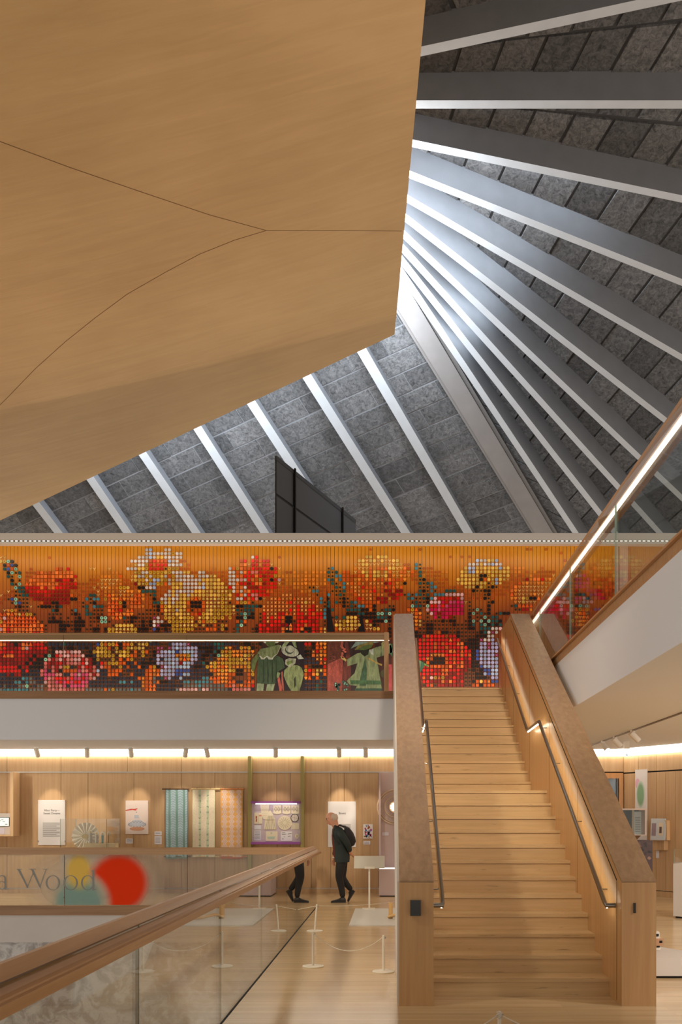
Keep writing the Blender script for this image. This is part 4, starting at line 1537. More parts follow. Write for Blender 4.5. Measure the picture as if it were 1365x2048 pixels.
plate('f1', [(960, 1040), (1015, 1060), (990, 1130), (930, 1180)], (126, 142, 96), 6, 4)
# companion holding the hat
plate('f2', [(1020, 600), (1110, 470), (1180, 432), (1215, 450), (1150, 520), (1060, 640)], (140, 154, 108), 5, 4)
plate('f2', [(1210, 440), (1290, 480), (1315, 600), (1270, 590), (1225, 500)], (140, 154, 108), 5, 4)
plate('f2', ell(1190, 668, 160, 92, 18, 0.22), (176, 176, 160), 6, 4)
plate('f2', ell(1180, 640, 82, 76, 16, 0.2), (64, 76, 62), 7, 4)
plate('f2', ell(1192, 625, 74, 66, 16, 0.2), (178, 178, 164), 8, 4)
plate('f2', [(1085, 1010), (1180, 920), (1320, 915), (1400, 960), (1440, 1080), (1400, 1250), (1360, 1385), (1210, 1385), (1130, 1250), (1075, 1110)], (134, 146, 94), 5, 4)
plate('f2', [(1255, 1180), (1290, 1110), (1300, 1280), (1270, 1330)], (52, 58, 34), 6, 4)
plate('f2', [(1105, 820), (1170, 790), (1300, 800), (1290, 880), (1190, 960), (1100, 900)], (160, 160, 140), 6, 4)
plate('f2', [(1125, 860), (1230, 830), (1240, 870), (1150, 920)], (104, 128, 48), 7, 4)
plate('f2', [(1310, 760), (1380, 720), (1440, 800), (1340, 810)], (178, 180, 170), 6, 4)
# figure under the wide brim
plate('f3', [(865, 810), (1050, 700), (1110, 690), (1270, 640), (1365, 600), (1500, 560), (1650, 520), (1700, 680), (1530, 740), (1400, 780), (1440, 1000), (1500, 1385), (1010, 1385), (1040, 1290), (915, 1280), (855, 1200), (1000, 1060), (1050, 880), (870, 935)], (132, 144, 100), 5, 5)
plate('f3', [(1190, 780), (1222, 1000), (1210, 1290), (1085, 1290), (1110, 1120)], (60, 96, 68), 6, 5)
plate('f3', [(915, 1190), (1478, 1200), (1490, 1270), (935, 1262)], (64, 106, 62), 7, 5)
plate('f3', [(1010, 1340), (1500, 1340), (1500, 1385), (1010, 1385)], (44, 84, 64), 7, 5)
plate('f3', [(1090, 620), (1260, 620), (1250, 720), (1180, 760), (1110, 700)], (38, 38, 28), 6, 5)
plate('f3', [(1265, 640), (1340, 620), (1345, 740), (1280, 700)], (184, 188, 180), 7, 5)
plate('f3', [(1060, 440), (1365, 440), (1440, 500), (1060, 560), (930, 615), (1000, 520)], (130, 150, 146), 7, 5)
plate('f3', [(1000, 640), (1060, 560), (1330, 475), (1340, 540), (1300, 600), (1190, 640)], (136, 118, 40), 8, 5)
plate('f3', [(1030, 640), (1190, 560), (1330, 545), (1300, 600), (1190, 645)], (84, 104, 44), 9, 5)
plate('f3', [(1240, 770), (1400, 860), (1500, 900), (1490, 930), (1380, 880), (1230, 790)], (186, 146, 40), 6, 5)
plate('f3', ell(1530, 1070, 62, 74), (78, 74, 44), 6, 5)
plate('f3', [(740, 760), (800, 770), (855, 820), (840, 850), (760, 800)], (206, 172, 76), 6, 5)
plate('f3', [(1480, 520), (1545, 460), (1560, 500), (1510, 640)], (176, 170, 92), 7, 5)
plate('f3', [(270, 560), (320, 520), (320, 770), (275, 700)], (58, 118, 84), 5, 6)
plate('f4', [(770, 800), (880, 860), (925, 900), (820, 1060), (790, 1060)], (56, 124, 86), 5, 6)
plate('f4', [(780, 820), (850, 850), (830, 960), (790, 1000)], (128, 168, 116), 6, 6)
plate('f4', [(905, 880), (985, 925), (975, 955), (900, 910)], (110, 170, 50), 6, 6)
# climbing flowers
for k in range(16):
    cx_, cy_ = rnd.uniform(640, 900), rnd.uniform(1200, 1380)
    plate('p', ell(cx_, cy_, 26, 26, 8), (52, 92, 84), 6, 5)
    if k % 2:
        plate('p', ell(cx_, cy_, 15, 15, 8), (130, 178, 160), 7, 5)
for k in range(14):
    plate('p', ell(rnd.uniform(750, 830), 450 + k * 25, 24, 18, 8), (196, 70, 30), 6, 5)
NM = {'g': 'painted_ground', 's': 'painted_spike', 'f1': 'painted_figure', 'f2': 'painted_figure', 'f3': 'painted_figure', 'f4': 'painted_figure', 'p': 'painted_flowers'}
LB = {'f1': 'figure in a green cape with scalloped white hem', 'f2': 'figure under a pale round hat', 'f3': 'figure in a pale green coat and wide brimmed hat', 'f4': 'green sleeve beside the post'}
for k, mb in fig.items():
    o = mb.build(NM[k], M['painted'], mu)
    if k in LB:
        o['label'] = LB[k]
adopt(mu)

# ================================================================ EXHIBITS ALONG THE BACK WALL


def text(body, loc, size, mat, parent, align='CENTER', rot=0.0):
    c = bpy.data.curves.new('lettering', 'FONT')
    c.body = body
    c.size = size
    c.align_x = align
    c.extrude = 0.0015
    c.resolution_u = 3
    o = bpy.data.objects.new('lettering', c)
    c.materials.append(mat)
    COL.objects.link(o)
    o.location = loc
    o.rotation_euler = (math.pi / 2, 0, rot)
    dg = bpy.context.evaluated_depsgraph_get()
    me = bpy.data.meshes.new_from_object(o.evaluated_get(dg))
    q = bpy.data.objects.new('lettering', me)
    q.location, q.rotation_euler = o.location.copy(), o.rotation_euler.copy()
    bpy.data.objects.remove(o)
    COL.objects.link(q)
    if parent:
        q.parent = parent
    return q


def rect(mb, px0, px1, py0, py1, y0, y1, d=None):
    d = d or y0
    return mb.box(X(px0, d), X(px1, d), y0, y1, Z(py1, d), Z(py0, d))


YB = DW - 0.022      # face of flat boards hung on the wall


def board(name, label, cat, px0, px1, py0, py1, mat, th=0.022, group=None):
    t = thing(name, label, cat, (X((px0 + px1) / 2, DW), DW, Z(py1, DW)), group)
    rect(MB(), px0, px1, py0, py1, DW - th, DW, DW).build('board', mat, t)
    return t


# two text panels
t = board('text_panel', 'white text panel headed After Party Sweet Dreams', 'panel', 77, 131, 1600, 1690, M['paper'])
text('After Party—', (X(104.5, DW), YB - 0.001, Z(1622.5, DW)), 0.062, M['ink'], t)
text('Sweet Dreams', (X(104.5, DW), YB - 0.001, Z(1628.5, DW)), 0.062, M['ink'], t)
m = MB()
for k in range(14):
    rect(m, 86.5, 120.5 if k % 4 != 3 else 114, 1645.6 + k * 2.05, 1646.3 + k * 2.05, YB - 0.001, YB, DW)
m.build('text_lines', M['ink'], t, kind='stuff')
for q in (77, 131):
    rect(MB(), q - 0.5, q + 0.6, 1681, 1684.5, YB - 0.004, YB, DW).build('clip', M['dark'], t)
adopt(t)
t = board('text_panel', 'white text panel lit on the wall behind the walking man', 'panel', 656.5, 712, 1603, 1694, M['paper'])
text('Bows', (X(685, DW), YB - 0.001, Z(1628.5, DW)), 0.072, M['ink'], t)
m = MB()
for k in range(6):
    rect(m, 668, 702, 1648.5 + k * 2.1, 1649.3 + k * 2.1, YB - 0.001, YB, DW)
m.build('text_lines', M['ink'], t, kind='stuff')
adopt(t)

# poster with the cake
t = board('poster', 'pale pink poster of a red hand above a tiered cake', 'poster', 252, 297, 1601, 1668, plain('pale_pink_print', S(232, 216, 208), 0.6))
y = YB
PR = {k: plain('print_' + k, c, 0.6) for k, c in {'red': S(206, 72, 60), 'blue': S(196, 200, 212), 'grey': S(150, 156, 168), 'tan': S(206, 152, 120), 'dark': S(70, 60, 60), 'green': S(120, 140, 130)}.items()}


def flat(mb, pts, y, d=DW, th=0.0015):
    return mb.prism([(X(a, d), y, Z(b, d)) for a, b in pts], (0, -th, 0))


flat(MB(), [(252, 1620), (263, 1617.5), (270, 1618), (275, 1616.5), (276, 1618), (272, 1619.5), (274, 1621.5), (271, 1621), (266, 1619.8), (252, 1622)], y).build('printed_hand', PR['red'], t)
m = MB()
flat(m, ell(275, 1657.5, 15, 4, 20), y)
m.build('printed_shadow', PR['tan'], t)
m = MB()
flat(m, [(269.5, 1630), (278, 1630), (278.5, 1635), (281, 1637), (269, 1637), (269, 1635)], y - 0.001)
flat(m, ell(275, 1648, 18, 5.2, 24), y - 0.001)
flat(m, ell(275, 1643.5, 11, 4, 20), y - 0.002)
m.build('printed_cake', PR['blue'], t)
m = MB()
for k in range(16):
    a = 2 * math.pi * k / 16
    flat(m, ell(275 + 17 * math.cos(a), 1649 + 4.6 * math.sin(a), 1.3, 1.0, 6), y - 0.0025)
for k in range(7):
    flat(m, ell(266 + k * 3, 1642.6 + (k % 2) * 1.4, 1.2, 0.8, 6), y - 0.0035)
flat(m, ell(273.6, 1624.5, 1.2, 1.2, 8), y)
m.build('printed_icing', PR['grey'], t)
adopt(t)

# small abstract print
t = board('print', 'small colourful abstract print near the pink display niche', 'print', 727, 746, 1648.5, 1677, M['paper'])
r2 = random.Random(11)
for k, c in enumerate((S(30, 40, 90), S(200, 40, 110), S(230, 190, 40), S(60, 130, 190), S(150, 60, 150), S(30, 30, 34), S(220, 80, 60))):
    m = MB()
    for q in range(5):
        flat(m, [(lambda a, b: (a, b))(min(745.5, max(727.5, cx_ + r2.uniform(-2.6, 2.6))), min(1676.5, max(1649, cy_ + r2.uniform(-3.4, 3.4)))) for cx_, cy_ in [(r2.uniform(730, 743), r2.uniform(1651, 1674))] * 5], YB - 0.001 - 0.0003 * k)
    m.build('printed_shape', plain('print_patch', c, 0.6), t)
adopt(t)
# captions
for lab, a in (('white caption card under the cake poster', (252, 266, 1677, 1687)), ('upper caption card left of the teal textile', (309.5, 323.5, 1663, 1670.5)),
               ('lower caption card left of the teal textile', (309.5, 323.5, 1672, 1688.5)), ('white caption card under the small abstract print', (727.5, 741, 1682, 1689))):
    t = board('caption_card', lab, 'label', *a, M['label'], 0.008, 'captions on the back wall')
    m = MB()
    for k in range(int((a[3] - a[2]) / 2.2) - 1):
        rect(m, a[0] + 1.5, a[1] - 2, a[2] + 2 + k * 2.2, a[2] + 2.6 + k * 2.2, DW - 0.0088, DW - 0.008, DW)
    m.build('text_lines', M['ink'], t, kind='stuff')
    adopt(t)


# three hanging textiles
def textile(label, px0, px1, pat, rodmat, rod_px, bot_px, fringe, seed):
    t = thing('hanging_textile', label, 'textile', (X((px0 + px1) / 2, DW), DW - 0.06, Z(1716, DW)), 'woven textiles on the back wall')
    rr = random.Random(seed)
    nx, nz = 40, 110
    m = MB()
    yy = lambda u, v: DW - 0.06 - 0.012 * math.sin(6.3 * u + seed) * v - 0.006 * math.sin(20 * v + seed)
    pt = lambda u, v, o=0.0: (X(px0 + (px1 - px0) * u, DW) + 0.012 * v * math.sin(seed + 3 * v) * (u - 0.3), yy(u, v) + o, Z(1578.5 + (1714 - 1578.5) * v, DW))
    for i in range(nx):
        for j in range(nz):
            m.col = pat(i, j, nx, nz, rr)
            m.add([pt(i / nx, j / nz), pt((i + 1) / nx, j / nz), pt((i + 1) / nx, (j + 1) / nz), pt(i / nx, (j + 1) / nz)], [(0, 1, 2, 3)])
    m.col = pat(1, 1, nx, nz, rr)
    bl_ = [(x, DW - 0.030, z) for x, _, z in (pt(u, v) for v in (0, 0.25, 0.5, 0.75, 1) for u in (0, 0.5, 1))]
    m.add(bl_, [(r * 3 + c, r * 3 + c + 1, r * 3 + c + 4, r * 3 + c + 3) for r in range(4) for c in range(2)])
    m.build('cloth', attr_cloth, t, smooth=True)
    MB().tube([(X(rod_px[0], DW), DW - 0.062, Z(1578.3, DW)), (X(rod_px[1], DW), DW - 0.062, Z(1578.3, DW))], 0.016, 8).build('top_rod', rodmat, t)
    MB().tube([(X(bot_px[0], DW), DW - 0.05, Z(1713, DW)), (X(bot_px[1], DW), DW - 0.05, Z(1713, DW))], 0.010, 8).build('bottom_rod', rodmat, t)
    for q in (0.2, 0.8):
        xx = X(px0 + (px1 - px0) * q, DW)
        MB().box(xx - 0.01, xx + 0.01, DW - 0.07, DW, Z(1578.3, DW) - 0.012, Z(1578.3, DW) + 0.02).build('hook', M['dark'], t)
    if fringe:
        m = MB()
        n = 30
        for k in range(n):
            u = (k + 0.5) / n
            x = X(px0 + (px1 - px0) * u, DW)
            l = rr.uniform(0.02, 0.045)
            m.box(x - 0.006, x + 0.006, DW - 0.064, DW - 0.058, Z(1714, DW) - l, Z(1714, DW))
        m.build('fringe', fringe, t, kind='stuff')
    adopt(t)


attr_cloth = attr_mat('woven_cloth', 0.9)


def teal(i, j, nx, nz, rr):
    f = rr.uniform(0.94, 1.05)
    k = i % 13
    if k in (6, 7) and 3 < i < nx - 4:
        return S(112 * f, 156 * f, 140 * f)
    if (k in (5, 8) or i in (0, nx - 1)) and j % 2:
        return S(58, 88, 80)
    if (j + abs(k - 6) // 2) % 4 == 0:
        return S(184 * f, 202 * f, 206 * f)
    return S(146 * f, 174 * f, 184 * f)


def cream(i, j, nx, nz, rr):
    f = rr.uniform(0.96, 1.03)
    if i in (11, 12, 13, 14, 25, 26, 27, 28):
        if (j // 3) % 3 == 0 and rr.random() < 0.45 and j > 6:
            return S(134 * f, 156 * f, 134 * f)
        return S(190 * f, 204 * f, 172 * f)
    if i in (0, 1, 38, 39):
        return S(220 * f, 218 * f, 180 * f)
    return S(228 * f, 216 * f, 192 * f)


def orange(i, j, nx, nz, rr):
    f = rr.uniform(0.97, 1.03)
    w_ = abs(((i + 6) % 13) - 6)
    z_ = 1 + abs((j % 8) - 4) * 0.75
    if w_ < z_:
        return S(222 * f, 168 * f, 100 * f)
    if (i + (j if (j // 4) % 2 else -j)) % 4 == 0:
        return S(230 * f, 202 * f, 176 * f)
    return S(212 * f, 180 * f, 162 * f)


textile('teal woven wall hanging with dark green edges', 333, 377, teal, plain('dark_rod', S(92, 62, 36), 0.5), (326, 380), (329.5, 383), plain('teal_fringe', S(120, 160, 150), 0.9), 1.0)
textile('cream woven wall hanging with two pale green bands', 386.5, 431.5, cream, plain('pale_rod', S(214, 186, 130), 0.5), (384.5, 441), (386, 440), None, 2.2)
textile('orange and pink zigzag woven wall hanging', 442.5, 486.5, orange, plain('amber_rod', S(190, 120, 60), 0.5), (441.5, 490), (444, 496), plain('orange_fringe', S(206, 104, 50), 0.9), 3.1)

# purple framed case between two olive posts
dc = thing('display_case', 'shallow wall case with purple rails hung between two olive posts', 'display case', (X(552, DW), DW, 0))
olive = plain('olive_paint', S(158, 144, 84), 0.6)
purple = plain('purple_paint', S(150, 78, 158), 0.5)
for a, b in ((496, 502.5), (601.5, 608)):
    MB().box(X(a, 19.2), X(b, 19.2), 19.2, 19.385, 0.0, 2.98).build('post', olive, dc)
rect(MB(), 502.5, 601.5, 1606.5, 1685, 19.30, 19.33, 19.3).build('back_panel', plain('mauve_felt', S(196, 180, 186), 0.8), dc)
rect(MB(), 502.5, 601.5, 1602.5, 1607, 19.16, 19.33, 19.2).build('top_rail', purple, dc)
rect(MB(), 502.5, 601.5, 1684, 1688.5, 19.16, 19.33, 19.2).build('bottom_rail', purple, dc)
rect(MB(), 512, 594, 1607.0, 1608.4, 19.17, 19.20, 19.2).build('strip_light', emit('case_light', (1, 0.92, 0.9, 1), 7), dc)
adopt(dc)
YC = 19.298
creamm = plain('cream_cloth', S(226, 214, 186), 0.85)
creaml = plain('cream_line', S(168, 158, 130), 0.9)


def piece(name, label, cat, pts, mat=creamm, th=0.012, lines=None, lm=None, d=19.3):
    cx_ = sum(p[0] for p in pts) / len(pts)
    cy_ = max(p[1] for p in pts)
    t = thing(name, label, cat, (X(cx_, d), YC, Z(cy_, d)), 'exhibits in the purple case')
    m = MB()
    flat(m, pts, YC + 0.003, d, th + 0.003)
    m.build('body', mat, t)
    if lines:
        m = MB()
        for l in lines:
            flat(m, l, YC - th + 0.0005, d, 0.003)
        m.build('markings', lm or creaml, t)
    adopt(t)
    return t


def c3(cx_, cy_):
    return 490 + cx_ / 10.5, 1580 + cy_ / 10.5


def pc(*pts):
    return [c3(a, b) for a, b in pts]


def bar(a, b, c, d, w_=4):
    dx, dy = c - a, d - b
    l = math.hypot(dx, dy) or 1
    nx, ny = -dy / l * w_, dx / l * w_
    return pc((a + nx, b + ny), (c + nx, d + ny), (c - nx, d - ny), (a - nx, b - ny))


piece('pleated_cloth', 'cream pleated bell shaped cloth in the middle of the purple case', 'textile', pc((530, 415), (590, 520), (640, 620), (655, 828), (405, 828), (425, 630), (475, 510)), lines=[bar(500 + k * 18, 540, 440 + k * 40, 820) for k in range(6)] + [bar(430, 628, 640, 628)])
piece('lace_cloth', 'cream cloth with spotted lace hanging at the top left of the purple case', 'textile', pc((320, 300), (515, 300), (500, 470), (470, 560), (430, 620), (385, 610), (350, 500)), th=0.008, lines=[bar(k, 330 + 40 * j, k + 8, 338 + 40 * j) for k in (380, 420, 460) for j in range(6)])
for lab, x0 in (('first', 600), ('second', 795), ('third', 980)):
    piece('scalloped_napkin', {'first': 'scalloped cream napkin nearest the spotted lace cloth', 'second': 'middle one of three scalloped cream napkins', 'third': 'scalloped cream napkin above the hoop'}[lab], 'napkin',
          pc((x0, 320), (x0 + 165, 320), (x0 + 165, 490), (x0 + 130, 500), (x0 + 85, 515), (x0 + 40, 500), (x0, 490)), lines=[bar(x0 + 50, 350, x0 + 80, 400), bar(x0 + 80, 400, x0 + 50, 450), bar(x0 + 50, 350, x0 + 25, 400), bar(x0 + 25, 400, x0 + 50, 450), bar(x0 + 115, 350, x0 + 140, 400), bar(x0 + 140, 400, x0 + 115, 450), bar(x0 + 115, 350, x0 + 90, 400), bar(x0 + 90, 400, x0 + 115, 450)])
piece('round_doily', 'large round cream doily in the purple case', 'doily', pc(*ell(840, 690, 148, 148, 26)), lines=[bar(840 + 40 * math.cos(a), 690 + 40 * math.sin(a), 840 + 120 * math.cos(a), 690 + 120 * math.sin(a), 3) for a in [k * math.pi / 7 for k in range(14)]])
tt = piece('embroidery_hoop', 'thin dark hoop stretched with pale cloth', 'hoop', pc(*ell(1050, 585, 80, 80, 22)), mat=plain('pale_cloth', S(212, 200, 190), 0.8), lines=[bar(1050, 510, 1050, 660, 3), bar(980, 560, 1120, 610, 3)])
m = MB()
q = [(X(a, 19.3), YC - 0.014, Z(b, 19.3)) for a, b in pc(*ell(1050, 585, 80, 80, 22))]
m.tube(q + [q[0]], 0.006, 5)
o = m.build('rim', M['dark'], tt)
o.matrix_parent_inverse = Matrix.Translation(-Vector(tt.location))
piece('lace_sample', 'square speckled lace sample under the hoop', 'lace', pc((985, 700), (1140, 700), (1140, 825), (975, 825)), th=0.008, lines=[bar(1000 + 30 * k, 720 + 25 * j, 1010 + 30 * k, 728 + 25 * j) for k in range(4) for j in range(4)])
piece('drawing_card', 'pale card with a green drawing at the bottom of the purple case', 'card', pc((440, 870), (690, 870), (690, 1070), (440, 1070)), lines=[pc((470, 980), (640, 970), (620, 1030), (490, 1030)), pc(*ell(560, 905, 18, 22, 10))], lm=plain('soft_green', S(176, 196, 172), 0.8))
piece('pattern_card', 'white card with black pattern marks at the bottom of the purple case', 'card', pc((757, 870), (1000, 870), (1000, 1072), (757, 1072)), mat=M['paper'], lines=[bar(780, 930, 870, 925), bar(905, 925, 985, 915), bar(780, 900, 850, 895), bar(790, 1025, 815, 1030, 8), bar(905, 970, 960, 965), bar(820, 980, 850, 985)], lm=M['ink'])
piece('folded_rosette', 'small folded white rosette in the lower corner of the purple case', 'rosette', pc(*ell(1097, 970, 40, 52, 12)), lines=[bar(1080, 940, 1115, 1000), bar(1115, 945, 1078, 1000)])
piece('painted_card', 'card with a small dark and orange painted figure beside the lace', 'card', pc((200, 480), (285, 480), (285, 710), (200, 710)), lines=[pc((230, 545), (260, 545), (262, 600), (228, 600)), pc((235, 605), (262, 605), (258, 665), (230, 665))], lm=plain('rust_print', S(168, 96, 66), 0.8))
piece('painted_card', 'card with a peach sketch next to the pleated cloth', 'card', pc((290, 480), (365, 480), (365, 710), (290, 710)), lines=[pc((300, 520), (355, 520), (350, 550), (305, 555))], lm=plain('peach_print', S(206, 142, 112), 0.8))
piece('caption_card', 'short caption card on the mauve back of the purple case', 'label', pc((200, 740), (340, 740), (340, 830), (200, 830)), mat=M['label'], th=0.004)
piece('caption_card', 'tall caption card in the lower corner of the purple case', 'label', pc((200, 850), (340, 850), (340, 1060), (200, 1060)), mat=M['label'], th=0.004, lines=[bar(215, 880 + k * 24, 325, 880 + k * 24, 3) for k in range(7)], lm=M['ink'])

# glass vitrine with paper fan
vt = thing('vitrine', 'glass topped white vitrine standing before the After Party panel', 'vitrine', (X(167, 18.2), 18.6, 0))
vx0, vx1, vy0, vy1 = X(121, 18.2), X(213.5, 18.2), 18.2, 19.1
MB().box(vx0, vx1, vy0, vy1, 0.03, 0.92).build('plinth', M['white'], vt)
MB().box(vx0 + 0.05, vx1 - 0.05, vy0 + 0.05, vy1 - 0.05, 0.0, 0.03).build('foot', M['dark'], vt)
for a, b in (((vx0, vy0), (vx1, vy0)), ((vx1, vy0), (vx1, vy1)), ((vx0, vy1), (vx1, vy1)), ((vx0, vy0), (vx0, vy1))):
    pane(MB(), a, b, 0.921, 1.62, 0.01).build('glass_pane', [M['acrylic'], M['edge_l']], vt)
m = MB()
m.box(vx0, vx1, vy0, vy1, 1.62, 1.628)
m.build('glass_lid', M['acrylic'], vt)
adopt(vt)
fan_m = plain('white_pleated_paper', S(236, 226, 206), 0.8)
fn = thing('paper_fan', 'large round pleated white paper fan inside the vitrine', 'fan', (X(171, 18.55), 18.55, 0.92))
m = MB()
cx_, cz_, R_ = X(171, 18.55), Z(1672.5, 18.55), 0.285
n = 36
vs = [(cx_, 18.56, cz_)]
for k in range(n):
    a = 2 * math.pi * k / n
    vs.append((cx_ + R_ * math.cos(a), 18.545 + (0.03 if k % 2 else -0.02), cz_ + R_ * math.sin(a)))
vb = [(x, y_ + 0.008, z) for x, y_, z in vs]
fs = [(0, 1 + k, 1 + (k + 1) % n) for k in range(n)] + [(n + 1, n + 2 + (k + 1) % n, n + 2 + k) for k in range(n)] + [(1 + k, 1 + (k + 1) % n, n + 2 + (k + 1) % n, n + 2 + k) for k in range(n)]
m.add(vs + vb, fs)
m.build('pleats', fan_m, fn)
MB().prism([(cx_ + 0.07 * math.cos(k * math.pi / 8), 18.53, cz_ + 0.05 * math.sin(k * math.pi / 8)) for k in range(16)], (0, -0.01, 0)).build('centre_ornament', plain('gold_straw', S(196, 172, 116), 0.6), fn)
MB().box(cx_ - 0.03, cx_ + 0.03, 18.56, 18.62, 0.921, cz_ - 0.1).build('stand', M['enamel'], fn)
adopt(fn)
pt_ = thing('riser_block', 'low cream display block inside the vitrine', 'block', (X(200, 18.45), 18.45, 0.921))
MB().box(X(170, 18.4), X(231, 18.4), 18.38, 18.62, 0.921, Z(1686.5, 18.4)).build('block', plain('cream_block', S(224, 206, 170), 0.6), pt_)
adopt(pt_)
for lab, px_, py_, r_, tall in (('small paper rosette on a ridged cup nearest the large fan', 181, 1664, 0.045, 1), ('paper rosette on a grey cup in the vitrine', 193.5, 1667, 0.05, 1), ('cream rosette on a teal patterned stem in the vitrine', 205, 1668, 0.055, 2), ('small rosette on a thin dark stem by the end of the vitrine', 217.5, 1667, 0.045, 3)):
    d = 18.47
    x, zt_ = X(px_, d), Z(py_, d)
    zb = Z(1686.5, 18.4)
    t = thing('rosette', lab, 'rosette', (x, d, zb), 'rosettes in the vitrine')
    n = 20
    m = MB()
    m.prism([(x + r_ * (1 if k % 2 else 0.85) * math.cos(2 * math.pi * k / n), d, zt_ + r_ * (1 if k % 2 else 0.85) * math.sin(2 * math.pi * k / n)) for k in range(n)], (0, 0.015, 0))
    m.build('flower', fan_m, t)
    MB().prism([(x + 0.02 * math.cos(k * math.pi / 5), d - 0.002, zt_ + 0.02 * math.sin(k * math.pi / 5)) for k in range(10)], (0, -0.006, 0)).build('centre', plain('gold_centre', S(212, 180, 110), 0.5), t)
    c = {1: S(190, 182, 168), 2: S(96, 140, 136), 3: S(90, 84, 76)}[tall]
    rr_ = {1: 0.035, 2: 0.024, 3: 0.006}[tall]
    MB().lathe((x, d, zb), [(rr_, 0), (rr_, zt_ - zb - r_ * (0.5 if tall < 3 else 0.2))], 14).build('cup' if tall < 3 else 'stem', plain('cup_glaze', c, 0.4), t, smooth=True)
    adopt(t)

# shallow niche at the left edge
nc = thing('wall_frame', 'projecting oak frame with a pale board at the left end of the wall', 'frame', (X(-10, 19.2), 19.2, 0.9))
pale_oak = wood('pale_oak', S(206, 168, 124), S(222, 188, 146), 'Z', 0.5)
rect(MB(), 19.5, 26.5, 1544, 1672.5, 19.05, 19.385, 19.05).build('side_board', pale_oak, nc)
rect(MB(), -60, 20, 1669.5, 1672.5, 19.05, 19.385, 19.05).build('bottom_board', pale_oak, nc)
rect(MB(), -60, 19.5, 1626.5, 1669.5, 19.28, 19.30, 19.2).build('pale_board', plain('pale_grey_board', S(204, 196, 190), 0.7), nc)
rect(MB(), -60, 19.5, 1626.5, 1669.5, 19.30, 19.385, 19.2).build('board_core', M['panel'], nc)
adopt(nc)
sc_ = thing('tablet', 'small mint green screen mounted on the pale board', 'screen', (X(-5, 19.2), 19.27, 1.5))
rect(MB(), -34, 16, 1634.5, 1652.5, 19.262, 19.281, 19.2).build('casing', M['dark'], sc_)
rect(MB(), -33, 15.3, 1635.5, 1652, 19.259, 19.2625, 19.2).build('display', emit('mint_screen', S(176, 214, 200), 0.75), sc_)
m = MB()
for a, b in ((0, 1639), (3, 1643), (8, 1648), (-6, 1641)):
    rect(m, a, a + 4.5, b, b + 1.2, 19.2575, 19.2588, 19.2)
m.build('marks', M['dark'], sc_)
adopt(sc_)
t = thing('caption_card', 'lilac caption card below the mint screen', 'label', (X(-4, 19.2), 19.28, 1.2), 'captions on the back wall')
rect(MB(), -16, 6, 1656.5, 1668, 19.275, 19.281, 19.2).build('card', plain('lilac_card', S(208, 204, 222), 0.7), t)
adopt(t)

# pink niche partly hidden by the stair post
pk = thing('display_niche', 'tall pale pink display panel with a pink plinth beside the stair post', 'display', (X(776, 18.9), 18.9, 0))
pink = plain('pink_paint', S(206, 184, 180), 0.7)
MB().box(X(758, 19.2), 0.55, 19.2, 19.385, 0.5, Z(1545, 19.2)).build('back_panel', pink, pk)
MB().box(X(758, 19.0), X(762, 19.0), 19.0, 19.2, 0.5, Z(1545, 19.0)).build('side_panel', pink, pk)
MB().box(X(758.5, 18.58), 0.5, 18.58, 19.385, 0.02, Z(1738, 18.58)).build('plinth', pink, pk)
MB().box(X(760, 18.58), 0.48, 18.62, 19.3, 0.0, 0.02).build('foot', M['dark'], pk)
MB().box(X(759.5, 18.58), 0.49, 18.6, 18.63, Z(1738, 18.58), Z(1735.5, 18.58)).build('strip_light', emit('niche_light', (1, 0.9, 0.84, 1), 2.5), pk)
rect(MB(), 765, 778, 1664.5, 1671, 19.19, 19.2, 19.2).build('caption_card', M['label'], pk)
adopt(pk)
lc = thing('lace_disc', 'large round cream lace wheel with a glowing middle on the pink panel', 'lace', (X(790, 19.19), 19.19, 1.4))
m = MB()
cx_, cz_ = X(790, 19.2), Z(1614, 19.2)
for rr_, r0 in ((0.37, 0.018), (0.33, 0.01), (0.22, 0.012), (0.12, 0.012)):
    q = [(cx_ + rr_ * math.cos(k * math.pi / 18), 19.19, cz_ + rr_ * math.sin(k * math.pi / 18)) for k in range(37)]
    m.tube(q, r0, 5)
for k in range(18):
    a = k * math.pi / 9
    m.tube([(cx_ + 0.12 * math.cos(a), 19.19, cz_ + 0.12 * math.sin(a)), (cx_ + 0.36 * math.cos(a), 19.19, cz_ + 0.36 * math.sin(a))], 0.007, 4)
m.build('lace_rings', plain('lace_thread', S(214, 188, 160), 0.85), lc)
MB().prism([(cx_ + (0.1 if k % 2 else 0.08) * math.cos(k * math.pi / 10), 19.18, cz_ + (0.1 if k % 2 else 0.08) * math.sin(k * math.pi / 10)) for k in range(20)], (0, 0.02, 0)).build('lamp', emit('lace_lamp', (1, 0.86, 0.6, 1), 3), lc)
adopt(lc)


